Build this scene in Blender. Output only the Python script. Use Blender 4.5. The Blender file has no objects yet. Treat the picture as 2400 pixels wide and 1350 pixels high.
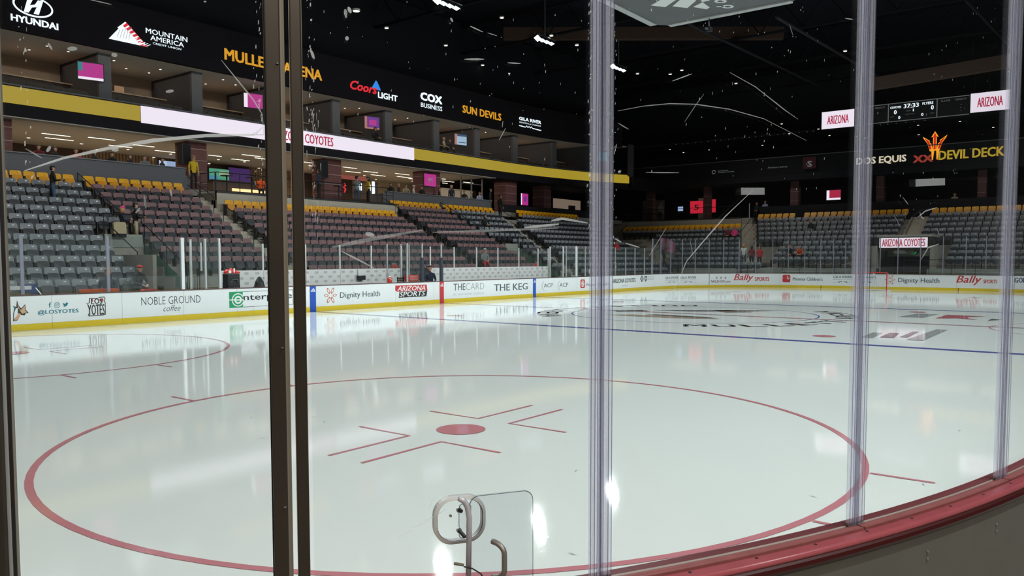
import bpy, bmesh, math, random
from mathutils import Vector, Matrix
random.seed(7)
PI = math.pi
S = bpy.context.scene
COL = S.collection
# ------------------------------------------------------------------ camera, world, exposure
cam_d = bpy.data.cameras.new('camera'); cam = bpy.data.objects.new('camera', cam_d); COL.objects.link(cam)
CR, CU, CF = Vector((.61003433, -.79237317, -.00169389)), Vector((.04625211, .03347445, .99836877)), Vector((.79102393, .60911757, -.0570695))
CP = Vector((-28.36819, -13.15554, 2.09848)); FP = 1868.27
M4 = Matrix((( CR.x, CU.x, -CF.x, CP.x), (CR.y, CU.y, -CF.y, CP.y), (CR.z, CU.z, -CF.z, CP.z), (0, 0, 0, 1)))
cam.matrix_world = M4
cam_d.sensor_width = 36; cam_d.lens = FP/2400*36; cam_d.shift_y = (714.63-675)/2400
cam_d.clip_start = .05; cam_d.clip_end = 400
S.camera = cam
S.view_settings.view_transform = 'Standard'; S.view_settings.look = 'None'
S.view_settings.exposure = 0; S.view_settings.gamma = 1; S.view_settings.use_curve_mapping = False
S.cycles.max_bounces = 8; S.cycles.transparent_max_bounces = 40; S.cycles.glossy_bounces = 4; S.cycles.diffuse_bounces = 3
S.cycles.transmission_bounces = 6; S.cycles.sample_clamp_indirect = 4; S.cycles.caustics_reflective = False; S.cycles.caustics_refractive = False
S.cycles.use_denoising = True
W = bpy.data.worlds.new('arena_ambient'); S.world = W; W.use_nodes = True
W.node_tree.nodes['Background'].inputs[0].default_value = (.60, .66, .80, 1); W.node_tree.nodes['Background'].inputs[1].default_value = .012

def light(name, kind, loc, power, color=(1, 1, 1), target=None, **kw):
    d = bpy.data.lights.new(name, kind); d.energy = power; d.color = color
    for k, v in kw.items(): setattr(d, k, v)   # spread: area beams narrowed so the ice does not mirror them
    o = bpy.data.objects.new(name, d); COL.objects.link(o); o.location = loc
    if target is not None: o.rotation_euler = (Vector(target)-Vector(loc)).to_track_quat('-Z', 'Y').to_euler()
    return o
LAMP_X = (-23.6, -13.6, -3.6, 6.4, 16.3, 26.3)
for sy in (1, -1):
    for lx in LAMP_X:
        light('arena_spot', 'SPOT', (lx, 18.9*sy, 16.6), 7300, (.925, 1, 1), (lx*.80, 1.5*sy, 0), spot_size=math.radians(100), spot_blend=.75, shadow_soft_size=.28)
# house lights over the stands (dim), concourse and suite ceilings
for lx in (-14, 2, 18): light('house_light', 'SPOT', (lx, 13, 17.5), 2600, (1, .96, .9), (lx, 21.5, 3.5), spot_size=math.radians(75), spot_blend=.9, shadow_soft_size=.5)
for ly in (-6, 12): light('house_light', 'SPOT', (28, ly, 17.5), 2600, (1, .96, .9), (37.5, ly, 3.5), spot_size=math.radians(75), spot_blend=.9, shadow_soft_size=.5)
for lx in (-10, 0.5, 11, 20): light('concourse_light', 'AREA', (lx, 30.5, 8.36), 330, (1, .80, .58), (lx, 30.5, 0), shape='RECTANGLE', size=10.5, size_y=8, spread=1.9)
for lx in (-11, -1, 8, 17.5, 27): light('suite_light', 'AREA', (lx, 28.6, 12.1), 130, (1, .80, .62), (lx, 28.6, 0), shape='RECTANGLE', size=9, size_y=4.6, spread=2.1)
for ly in (-2, 10, 20): light('press_light', 'AREA', (46, ly, 8.6), 25, (1, .85, .7), (46, ly, 0), shape='RECTANGLE', size=3, size_y=7)
light('near_house_light', 'AREA', (-31.5, -20, 9), 620, (1, .9, .75), (-26, -12, 1), shape='RECTANGLE', size=4, size_y=2)
light('near_house_light', 'AREA', (-34.5, -13, 9), 320, (1, .9, .75), (-27, -11, 1.5), shape='RECTANGLE', size=4, size_y=2)

# ------------------------------------------------------------------ materials
MT = {}
def nmix(nt, a, b): nt.links.new(a, b)
def mat(name, col, rough=.6, metal=0, emit=0, vary=.06, scale=6, spec=.5, bump=0):
    if name in MT: return MT[name]
    m = bpy.data.materials.new(name); m.use_nodes = True; nt = m.node_tree; b = nt.nodes['Principled BSDF']
    c = (*col, 1)
    if emit:
        b.inputs['Base Color'].default_value = (0.02, .02, .02, 1); b.inputs['Emission Color'].default_value = c; b.inputs['Emission Strength'].default_value = emit
    elif vary:
        tc = nt.nodes.new('ShaderNodeTexCoord'); n = nt.nodes.new('ShaderNodeTexNoise'); n.inputs['Scale'].default_value = scale; n.inputs['Detail'].default_value = 4
        r = nt.nodes.new('ShaderNodeMix'); r.data_type = 'RGBA'
        r.inputs[6].default_value = (*[max(0, x*(1-vary*2)) for x in col], 1); r.inputs[7].default_value = (*[min(1, x*(1+vary*2)) for x in col], 1)
        nt.links.new(tc.outputs['Object'], n.inputs['Vector']); nt.links.new(n.outputs['Fac'], r.inputs[0]); nt.links.new(r.outputs[2], b.inputs['Base Color'])
        if bump:
            bp = nt.nodes.new('ShaderNodeBump'); bp.inputs['Strength'].default_value = bump; bp.inputs['Distance'].default_value = .01
            nt.links.new(n.outputs['Fac'], bp.inputs['Height']); nt.links.new(bp.outputs['Normal'], b.inputs['Normal'])
    else: b.inputs['Base Color'].default_value = c
    b.inputs['Roughness'].default_value = rough; b.inputs['Metallic'].default_value = metal; b.inputs['Specular IOR Level'].default_value = spec
    MT[name] = m; return m
def ice_mat(name, col):
    m = bpy.data.materials.new(name); m.use_nodes = True; nt = m.node_tree; b = nt.nodes['Principled BSDF']
    tc = nt.nodes.new('ShaderNodeTexCoord'); n = nt.nodes.new('ShaderNodeTexNoise'); n.inputs['Scale'].default_value = .35; n.inputs['Detail'].default_value = 5
    n2 = nt.nodes.new('ShaderNodeTexNoise'); n2.inputs['Scale'].default_value = 2.2; n2.inputs['Detail'].default_value = 6
    r = nt.nodes.new('ShaderNodeMix'); r.data_type = 'RGBA'
    r.inputs[6].default_value = (*[x*.965 for x in col], 1); r.inputs[7].default_value = (*[min(1, x*1.02) for x in col], 1)
    nt.links.new(tc.outputs['Object'], n.inputs['Vector']); nt.links.new(tc.outputs['Object'], n2.inputs['Vector'])
    nt.links.new(n.outputs['Fac'], r.inputs[0]); nt.links.new(r.outputs[2], b.inputs['Base Color'])
    mr = nt.nodes.new('ShaderNodeMapRange'); mr.inputs[3].default_value = .02; mr.inputs[4].default_value = .07
    nt.links.new(n2.outputs['Fac'], mr.inputs[0]); nt.links.new(mr.outputs[0], b.inputs['Roughness'])
    b.inputs['IOR'].default_value = 1.31
    mp = nt.nodes.new('ShaderNodeMapping'); mp.inputs['Rotation'].default_value = (0, 0, .5); mp.inputs['Scale'].default_value = (3, 90, 1); n3 = nt.nodes.new('ShaderNodeTexNoise'); n3.inputs['Scale'].default_value = 1; n3.inputs['Detail'].default_value = 3
    bp = nt.nodes.new('ShaderNodeBump'); bp.inputs['Strength'].default_value = .035; bp.inputs['Distance'].default_value = .004
    nt.links.new(tc.outputs['Object'], mp.inputs[0]); nt.links.new(mp.outputs[0], n3.inputs['Vector']); nt.links.new(n3.outputs['Fac'], bp.inputs['Height']); nt.links.new(bp.outputs['Normal'], b.inputs['Normal'])
    MT[name] = m; return m
def clear_mat(name, tint=(1, 1, 1), base=.03, gain=.9, rough=.0, haze=0, hcol=(.7, .75, .8)):
    m = bpy.data.materials.new(name); m.use_nodes = True; nt = m.node_tree; nt.nodes.remove(nt.nodes['Principled BSDF'])
    out = nt.nodes['Material Output']; tr = nt.nodes.new('ShaderNodeBsdfTransparent'); tr.inputs[0].default_value = (*tint, 1)
    gl = nt.nodes.new('ShaderNodeBsdfGlossy'); gl.inputs['Roughness'].default_value = rough; gl.inputs[0].default_value = (1, 1, 1, 1)
    lw = nt.nodes.new('ShaderNodeLayerWeight'); lw.inputs[0].default_value = .5
    pw = nt.nodes.new('ShaderNodeMath'); pw.operation = 'POWER'; pw.inputs[1].default_value = 5
    ma = nt.nodes.new('ShaderNodeMath'); ma.operation = 'MULTIPLY_ADD'; ma.inputs[1].default_value = gain; ma.inputs[2].default_value = base
    mx = nt.nodes.new('ShaderNodeMixShader')
    nt.links.new(lw.outputs['Facing'], pw.inputs[0]); nt.links.new(pw.outputs[0], ma.inputs[0]); nt.links.new(ma.outputs[0], mx.inputs[0])
    src = tr.outputs[0]
    if haze:
        df = nt.nodes.new('ShaderNodeBsdfTranslucent'); df.inputs[0].default_value = (*hcol, 1)
        d2 = nt.nodes.new('ShaderNodeBsdfDiffuse'); d2.inputs[0].default_value = (*hcol, 1); ad = nt.nodes.new('ShaderNodeMixShader'); ad.inputs[0].default_value = .5
        nt.links.new(df.outputs[0], ad.inputs[1]); nt.links.new(d2.outputs[0], ad.inputs[2])
        hz = nt.nodes.new('ShaderNodeMixShader'); hz.inputs[0].default_value = haze
        nt.links.new(tr.outputs[0], hz.inputs[1]); nt.links.new(ad.outputs[0], hz.inputs[2]); src = hz.outputs[0]
        if rough < .5 and haze > .1 and name.startswith('clear_post'):   # scattered light in the posts painted as vertical haze streaks, stretched noise
            tc = nt.nodes.new('ShaderNodeTexCoord'); mp = nt.nodes.new('ShaderNodeMapping'); mp.inputs['Scale'].default_value = (75, 75, .22)
            ns = nt.nodes.new('ShaderNodeTexNoise'); ns.inputs['Scale'].default_value = 1; ns.inputs['Detail'].default_value = 3
            rr = nt.nodes.new('ShaderNodeMapRange'); rr.inputs[1].default_value = .35; rr.inputs[2].default_value = .7; rr.inputs[3].default_value = haze*.35; rr.inputs[4].default_value = min(.9, haze*1.7)
            nt.links.new(tc.outputs['Object'], mp.inputs[0]); nt.links.new(mp.outputs[0], ns.inputs['Vector']); nt.links.new(ns.outputs['Fac'], rr.inputs[0]); nt.links.new(rr.outputs[0], hz.inputs[0])
    nt.links.new(src, mx.inputs[1]); nt.links.new(gl.outputs[0], mx.inputs[2]); nt.links.new(mx.outputs[0], out.inputs[0])
    MT[name] = m; return m
ICE = ice_mat('ice', (.80, .84, .82))
def icecol(n, c): return ice_mat(n, c)
ICE_RED = icecol('ice_red', (.58, .22, .255)); ICE_BLUE = icecol('ice_blue', (.07, .09, .36)); ICE_DARK = icecol('ice_dark', (.12, .10, .10)); ICE_GREY = icecol('ice_grey', (.36, .37, .37)); ICE_TAN = icecol('ice_tan', (.45, .33, .24)); ICE_LRED = icecol('ice_crease_red', (.50, .13, .15))
BW = mat('board_white', (.80, .83, .84), .28, vary=.015, scale=2); YEL = mat('kick_yellow', (.72, .53, .02), .35, vary=.04)
GASK = mat('gasket_pale', (.42, .36, .34), .3, vary=.05); MAR = mat('cap_maroon', (.33, .075, .09), .2, vary=.10, scale=9); MARD = mat('cap_maroon_dark', (.19, .045, .055), .4); MARL = mat('cap_maroon_worn', (.24, .075, .075), .45, vary=.12, scale=14)
CAPD = mat('cap_brown', (.10, .05, .05), .5); OLIVE = mat('board_back_grey', (.115, .11, .095), .55, vary=.05)
BLK = mat('black', (.012, .012, .014), .5, vary=0); DARK = mat('charcoal', (.012, .012, .016), .75, spec=.2); FASC = mat('fascia_black', (.010, .008, .011), .7, spec=.15)
CONC = mat('concrete', (.27, .25, .22), .85, vary=.10, scale=3, bump=.15); CONL = mat('concrete_step', (.42, .385, .32), .85, vary=.08, scale=4, bump=.1); CONG = mat('concrete_green_grey', (.25, .27, .235), .8, vary=.08)
LEDGE = mat('ledge_grey', (.10, .10, .115), .6, vary=.04); BEIGE = mat('beige_plaster', (.50, .43, .34), .8, vary=.04); CEILB = mat('ceiling_beige', (.50, .45, .385), .85, vary=.03); WOODW = mat('wood_wall', (.44, .32, .22), .6, vary=.2, scale=3); BROWN = mat('dark_brown_wall', (.075, .05, .042), .6)
BRICK = mat('column_maroon', (.105, .04, .042), .7, vary=.15, scale=8); LINE = mat('column_line', (.30, .22, .20), .6, vary=0)
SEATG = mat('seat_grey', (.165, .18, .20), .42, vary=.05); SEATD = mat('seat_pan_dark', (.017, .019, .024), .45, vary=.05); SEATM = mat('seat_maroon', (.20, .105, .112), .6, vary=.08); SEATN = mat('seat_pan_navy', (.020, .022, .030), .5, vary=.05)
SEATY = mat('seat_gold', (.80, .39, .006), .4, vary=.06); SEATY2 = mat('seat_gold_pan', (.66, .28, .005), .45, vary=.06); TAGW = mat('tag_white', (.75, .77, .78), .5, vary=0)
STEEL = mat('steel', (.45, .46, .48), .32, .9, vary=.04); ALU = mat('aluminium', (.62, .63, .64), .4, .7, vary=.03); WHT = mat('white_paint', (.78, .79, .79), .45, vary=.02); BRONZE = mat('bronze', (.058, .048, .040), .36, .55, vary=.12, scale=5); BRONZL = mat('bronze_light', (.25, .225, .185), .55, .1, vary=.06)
RAIL = mat('rail_black', (.014, .014, .016), .4, .3, vary=0); RED = mat('red_paint', (.62, .035, .03), .4, vary=.05); NET = mat('net_white', (.55, .56, .57), .7, vary=0)
LEDP = mat('led_pink', (.955, .86, .975), emit=1.0); LEDW = mat('led_white', (.80, .92, 1.0), emit=1.35); LEDY = mat('led_yellow', (.64, .46, .035), emit=.62); LEDO = mat('led_orange', (.88, .40, .02), emit=.85); LEDR = mat('led_red', (.85, .02, .035), emit=.95); LEDCR = mat('led_crimson', (.50, .012, .06), emit=.9)
LEDB = mat('led_blue', (.03, .30, .95), emit=.9); MAG = mat('screen_magenta', (.62, .03, .33), emit=.75); SCRB = mat('screen_blue', (.38, .52, .80), emit=.8); SCRG = mat('screen_green', (.10, .45, .28), emit=.7); SCRR = mat('screen_red', (.72, .02, .05), emit=.75); SCRP = mat('screen_purple', (.22, .05, .42), emit=.6); SCRO = mat('screen_orange', (.75, .28, .2), emit=.6); TEAL = mat('screen_teal', (.06, .42, .45), emit=.5)
STRIPL = mat('strip_light', (1, .86, .62), emit=3.2); DOWNL = mat('down_light', (1, .86, .66), emit=3.5); LENS = mat('lamp_lens', (.95, 1, .95), emit=16); LENS2 = mat('lamp_lens_side', (.72, .88, 1), emit=2.2); WARM = mat('bar_glow', (1, .62, .28), emit=1.6); EXITG = mat('exit_green', (.02, .55, .14), emit=.8); SIGNDIM = mat('sign_dim_white', (.30, .31, .32), emit=.35); DKGOLD = mat('sign_gold', (.62, .42, .03), emit=.75); CREAM = mat('sign_cream', (.80, .70, .52), emit=.85); RUSTX = mat('sign_rust', (.42, .05, .03), emit=.7); TRIR = mat('trident_red', (.75, .02, .01), emit=.9); TRIY = mat('trident_gold', (1, .38, .02), emit=1.1)
GLASS = clear_mat('rink_glass', (.965, .975, .972), .028, .85); GLASSF = clear_mat('far_glass', (.95, .965, .96), .02, .4, haze=.02, hcol=(.6, .72, .7)); GREENG = clear_mat('green_glass', (.42, .60, .54), .05, .5, haze=.3, hcol=(.25, .45, .38)); POSTC = clear_mat('clear_post', (.965, .965, .985), .03, .7, .12, haze=.155, hcol=(.90, .90, 1)); POSTE = clear_mat('clear_post_edge', (.55, .56, .66), .06, .6, .15, haze=.15, hcol=(.6, .6, .8)); COVER = clear_mat('cover_glass', (.925, .935, .945), .02, .4); COVERE = clear_mat('cover_edge', (.22, .25, .26), .05, .3); POSTF = clear_mat('far_post', (.62, .63, .70), .05, .5, .6, haze=.55, hcol=(.5, .5, .6))
_sc = {}
def scuff(o):
    k = round(o, 1)
    if k not in _sc: _sc[k] = clear_mat('scuff_%d' % int(k*10), (1, 1, 1), 0, 0, .6, haze=k*.8, hcol=(.85, .87, .9))
    return _sc[k]
def ink(name, c, r=.4): return mat('ink_'+name, c, r, vary=0)
I_BLK = ink('black', (.025, .028, .03)); I_TEAL = ink('teal', (.012, .18, .24)); I_SLATE = ink('slate', (.09, .12, .14)); I_RED = ink('red', (.56, .035, .045)); I_ORG = ink('orange_red', (.62, .16, .09)); I_WHT = ink('white', (.80, .82, .82)); I_GRN = ink('green', (.008, .30, .12)); I_BLU = ink('blue', (.012, .09, .50)); I_NAVY = ink('navy', (.02, .03, .12)); I_GREY = ink('grey', (.30, .32, .36)); I_TAN = ink('tan', (.60, .40, .22)); I_SKIN = ink('peach', (.68, .36, .22)); I_LBLUE = ink('pale_blue', (.45, .52, .66)); I_ICON = ink('light_grey', (.55, .57, .6))

# ------------------------------------------------------------------ mesh helpers
class MB:
    def __init__(s): s.v, s.f, s.m, s.mats = [], [], [], []
    def mi(s, m):
        if m not in s.mats: s.mats.append(m)
        return s.mats.index(m)
    def add(s, vs, fs, m=None):
        n = len(s.v); s.v += [tuple(v) for v in vs]; i = s.mi(m) if m else 0
        for f in fs: s.f.append(tuple(n+k for k in f)); s.m.append(i)
    def box(s, c, d, m=None, rz=0, mx=None):
        hx, hy, hz = d[0]/2, d[1]/2, d[2]/2
        vs = [Vector((x, y, z)) for x in (-hx, hx) for y in (-hy, hy) for z in (-hz, hz)]
        R = mx if mx is not None else Matrix.Rotation(rz, 3, 'Z')
        s.add([R@v+Vector(c) for v in vs], [(0, 1, 3, 2), (4, 6, 7, 5), (0, 4, 5, 1), (2, 3, 7, 6), (0, 2, 6, 4), (1, 5, 7, 3)], m)
    def box2(s, a, b, m=None): s.box([(a[i]+b[i])/2 for i in range(3)], [abs(b[i]-a[i]) for i in range(3)], m)
    def prism(s, poly, fn, d0, d1, m=None):   # poly 2d, fn(u,v,d)->3d
        n = len(poly); a = [fn(u, v, d0) for u, v in poly]; b = [fn(u, v, d1) for u, v in poly]
        s.add(a+b, [tuple(range(n)), tuple(range(2*n-1, n-1, -1))]+[(i, i+n, (i+1) % n+n, (i+1) % n) for i in range(n)], m)
    def tube(s, pts, r, n=8, m=None, cap=True):
        pts = [Vector(p) for p in pts]; rings = []; last = None
        for i, p in enumerate(pts):
            t = (pts[min(i+1, len(pts)-1)]-pts[max(i-1, 0)]).normalized()
            a = t.cross(Vector((0, 0, 1))) if last is None else last-t*last.dot(t)
            if a.length < .05: a = t.cross(Vector((1, 0, 0)))
            a.normalize(); last = a; b = t.cross(a); rr = r[i] if isinstance(r, (list, tuple)) else r
            rings.append([p+a*rr*math.cos(2*PI*k/n)+b*rr*math.sin(2*PI*k/n) for k in range(n)])
        vs = [v for q in rings for v in q]
        fs = [(i*n+k, i*n+(k+1) % n, (i+1)*n+(k+1) % n, (i+1)*n+k) for i in range(len(pts)-1) for k in range(n)]
        if cap: fs += [tuple(range(n-1, -1, -1)), tuple((len(pts)-1)*n+k for k in range(n))]
        s.add(vs, fs, m)
    def lathe(s, prof, c=(0, 0, 0), n=12, m=None):
        vs = [(c[0]+r*math.cos(2*PI*k/n), c[1]+r*math.sin(2*PI*k/n), c[2]+z) for r, z in prof for k in range(n)]
        s.add(vs, [(i*n+k, i*n+(k+1) % n, (i+1)*n+(k+1) % n, (i+1)*n+k) for i in range(len(prof)-1) for k in range(n)]+[tuple(range(n-1, -1, -1)), tuple((len(prof)-1)*n+k for k in range(n))], m)
    def mesh(s, name, m=None, smooth=False):
        me = bpy.data.meshes.new(name); me.from_pydata(s.v, [], s.f)
        if m and not s.mats: me.materials.append(m)
        for k in s.mats: me.materials.append(k)
        if len(s.mats) > 1: me.polygons.foreach_set('material_index', s.m)
        if smooth: me.polygons.foreach_set('use_smooth', [True]*len(me.polygons))
        me.update(); return me
    def build(s, name, m=None, parent=None, smooth=False, **k): return link(name, s.mesh(name, m, smooth), parent, **k)
def link(name, data, parent=None, **k):
    o = bpy.data.objects.new(name, data); COL.objects.link(o)
    if parent is not None: o.parent = parent
    for a, b in k.items(): o[a] = b
    return o
def thing(name, label, cat, loc=(0, 0, 0), rz=0, group=None):
    o = bpy.data.objects.new(name, None); o.empty_display_size = .1; COL.objects.link(o); o.location = loc; o.rotation_euler = (0, 0, rz); o['label'] = label; o['category'] = cat
    if group: o['group'] = group
    return o
def tag(o, label, cat, group=None):
    o['label'] = label; o['category'] = cat
    if group: o['group'] = group
    return o
def struct(name): 
    o = bpy.data.objects.new(name, None); o.empty_display_size = .1; COL.objects.link(o); o['kind'] = 'structure'; return o
def rrect(x0, x1, y0, y1, r, n=4):
    out = []
    for cx, cy, a0 in ((x1-r, y1-r, 0), (x0+r, y1-r, 90), (x0+r, y0+r, 180), (x1-r, y0+r, 270)):
        for k in range(n+1): a = math.radians(a0+90*k/n); out.append((cx+r*math.cos(a), cy+r*math.sin(a)))
    return out
_tx = {}
def text2d(body, bold=0, shear=0, res=2):
    k = (body, bold, shear)
    if k not in _tx:
        c = bpy.data.curves.new('t', 'FONT'); c.body = body; c.offset = bold; c.shear = shear; c.resolution_u = res; c.fill_mode = 'FRONT'
        o = bpy.data.objects.new('t', c); COL.objects.link(o)
        me = bpy.data.meshes.new_from_object(o.evaluated_get(bpy.context.evaluated_depsgraph_get()))
        vs = [(v.co.x, v.co.y) for v in me.vertices]; fs = [tuple(p.vertices) for p in me.polygons]
        bpy.data.objects.remove(o); bpy.data.curves.remove(c); bpy.data.meshes.remove(me)
        x0, x1 = min(v[0] for v in vs), max(v[0] for v in vs); y0, y1 = min(v[1] for v in vs), max(v[1] for v in vs)
        _tx[k] = ([((x-x0)/(x1-x0), (y-y0)/(y1-y0)) for x, y in vs], fs)
    return _tx[k]
def text(name, body, m, fn, u0, u1, v0, v1, parent=None, bold=0, shear=0, d=0, **k):   # fn(u,v,d)->3d
    vs, fs = text2d(body, min(bold, 0), shear); b = MB(); e = min(max(0, bold)*1.15*(v1-v0), .06*abs(u1-u0)/len(body))      # extra weight: repeated outlines side by side
    ex, ey = e*(1 if u1 > u0 else -1), e*.55
    for k_, (sx, sy) in enumerate(((0, 0),) if e <= 0 else ((-1, 0), (1, 0)) if bold < .04 else ((-1, -1), (1, -1), (-1, 1), (1, 1), (0, 0))):
        b.add([fn(u0+ex+(u1-u0-2*ex)*x+sx*ex, v0+ey+(v1-v0-2*ey)*y+sy*ey, d+.0003*k_) for x, y in vs], fs, m)
    return b.build(name, None, parent, **k)
def on_y(Y): return lambda u, v, d: (u, Y-d, v)
def on_x(X): return lambda u, v, d: (X-d, -u, v)      # seen from -X: u runs toward -Y
def proj(P):
    q = Vector(P)-CP; z = q.dot(CF)
    return (1200+FP*q.dot(CR)/z, 714.63-FP*q.dot(CU)/z, z) if z > .1 else (-9999, 0, z)
ORD = ['zeroth', 'first', 'second', 'third', 'fourth', 'fifth', 'sixth', 'seventh', 'eighth', 'ninth', 'tenth', 'eleventh', 'twelfth', 'thirteenth', 'fourteenth', 'fifteenth', 'sixteenth', 'seventeenth', 'eighteenth', 'nineteenth', 'twentieth', 'twenty-first', 'twenty-second', 'twenty-third', 'twenty-fourth', 'twenty-fifth', 'twenty-sixth', 'twenty-seventh', 'twenty-eighth', 'twenty-ninth', 'thirtieth']
D={}
D['los']=('@LOSYOTES',3.909,5.107,0.417,0.585)
D['los_f']=('f',4.225,4.304,0.647,0.804)
D['losyo1']=('LOS',5.49,5.851,0.694,0.871)
D['losyo2']=('YOTES',5.379,5.912,0.333,0.685)
D['noble']=('NOBLE GROUND',7.129,9.287,0.577,0.848)
D['coffee']=('coffee',7.897,8.519,0.335,0.54)
D['nter']=('nterprise',11.021,13.212,0.506,0.809)
D['ente']=('e',10.66,10.983,0.49,0.758)
D['dig1']=('Dignity Health',15.652,17.921,0.41,0.732)
D['azs1']=('ARIZONA',18.967,20.796,0.659,0.891)
D['azs2']=('SPORTS',19.097,20.793,0.403,0.635)
D['the']=('THE',22.779,23.671,0.575,0.91)
D['card']=('CARD',23.703,25.14,0.567,0.908)
D['gilac']=('BY GILA RIVER CASINOS',22.775,25.137,0.324,0.419)
D['keg']=('THE KEG',25.942,28.899,0.43,0.808)
D['acp1']=('ACP',30.443,31.334,0.499,0.729)
D['acp2']=('ACP',32.01,32.928,0.478,0.727)
D['pc1']=("Phoenix Children's",34.927,37.643,0.447,0.629)
D['azc']=('ARIZONA COYOTES',38.12,41.102,0.55,0.838)
D['azcf']=('FANS',39.275,40.065,0.326,0.41)
D['blue1']=('BlueCross',42.788,43.664,0.846,0.949)
D['blue2']=('BlueShield',42.79,43.667,0.669,0.787)
D['gr1']=('GILA RIVER',45.223,46.717,0.68,0.847)
D['gr1b']=('RESORTS & CASINOS',45.227,46.72,0.558,0.625)
D['gr2']=('GILA RIVER',46.887,48.355,0.668,0.838)
D['gr2b']=('RESORTS & CASINOS',46.89,48.358,0.544,0.606)
D['nhl']=('NHLSHOP.com',49.583,51.121,0.354,0.543)
D['bal1']=('Bally',51.372,52.811,0.36,0.992)
D['sp1']=('SPORTS',52.907,53.937,0.47,0.77)
D['pc2']=("Phoenix Children's",55.575,57.657,0.518,0.767)
D['gr3']=('GILA RIVER',58.376,59.687,0.737,0.904)
D['gr3b']=('RESORTS & CASINOS',58.381,59.692,0.607,0.683)
D['gr4']=('GILA RIVER',59.971,61.237,0.728,0.892)
D['gr4b']=('RESORTS & CASINOS',59.975,61.242,0.6,0.675)
D['dig2']=('Dignity Health',62.632,65.14,0.402,0.807)
D['bal2']=('Bally',66.104,67.577,0.378,1.004)
D['sp2']=('SPORTS',67.679,68.476,0.516,0.762)
D['go']=('GOETTL',69.481,70.73,0.6,0.921)
D['green']=(10.434,11.005,0.328,0.916)
D['entbox']=(10.434,13.275,0.328,0.916)
D['blue_near']=(14.091,14.39,-0.026,1.009)
D['red_mid']=(21.784,22.071,-0.029,1.058)
D['blue_far']=(29.39,29.661,-0.016,1.051)
D['azsred']=(18.861,20.94,0.643,0.922)
D['azsdark']=(19.017,20.937,0.367,0.638)
D['hand1']=(34.258,34.766,0.349,0.878)
D['hand2']=(54.86,55.409,0.386,0.934)
D['dicon1']=(14.825,15.473,0.304,0.935)
D['dicon2']=(61.795,62.441,0.358,0.971)
D['acpsw1']=(30.235,31.377,0.312,0.878)
D['acpsw2']=(31.834,32.973,0.285,0.867)
D['cam']=(4.396,4.544,0.632,0.79)
D['bird']=(4.638,4.808,0.634,0.786)
D['yoteemb']=(3.219,3.659,0.28,0.911)
D['losbox']=(5.347,5.947,0.308,0.917)
D['cross1']=(41.752,42.205,0.547,0.981)
D['cross2']=(42.327,42.695,0.533,0.942)
D['zig1']=(45.229,46.722,0.406,0.497)
D['zig2']=(46.892,48.36,0.389,0.482)
D['zig3']=(58.384,59.695,0.419,0.525)
D['zig4']=(59.978,61.245,0.43,0.534)
D['nhlic']=(49.957,50.791,0.619,0.871)
JOINTS=[8.64, 10.75, 11.47, 13.86, 49.45]
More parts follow.
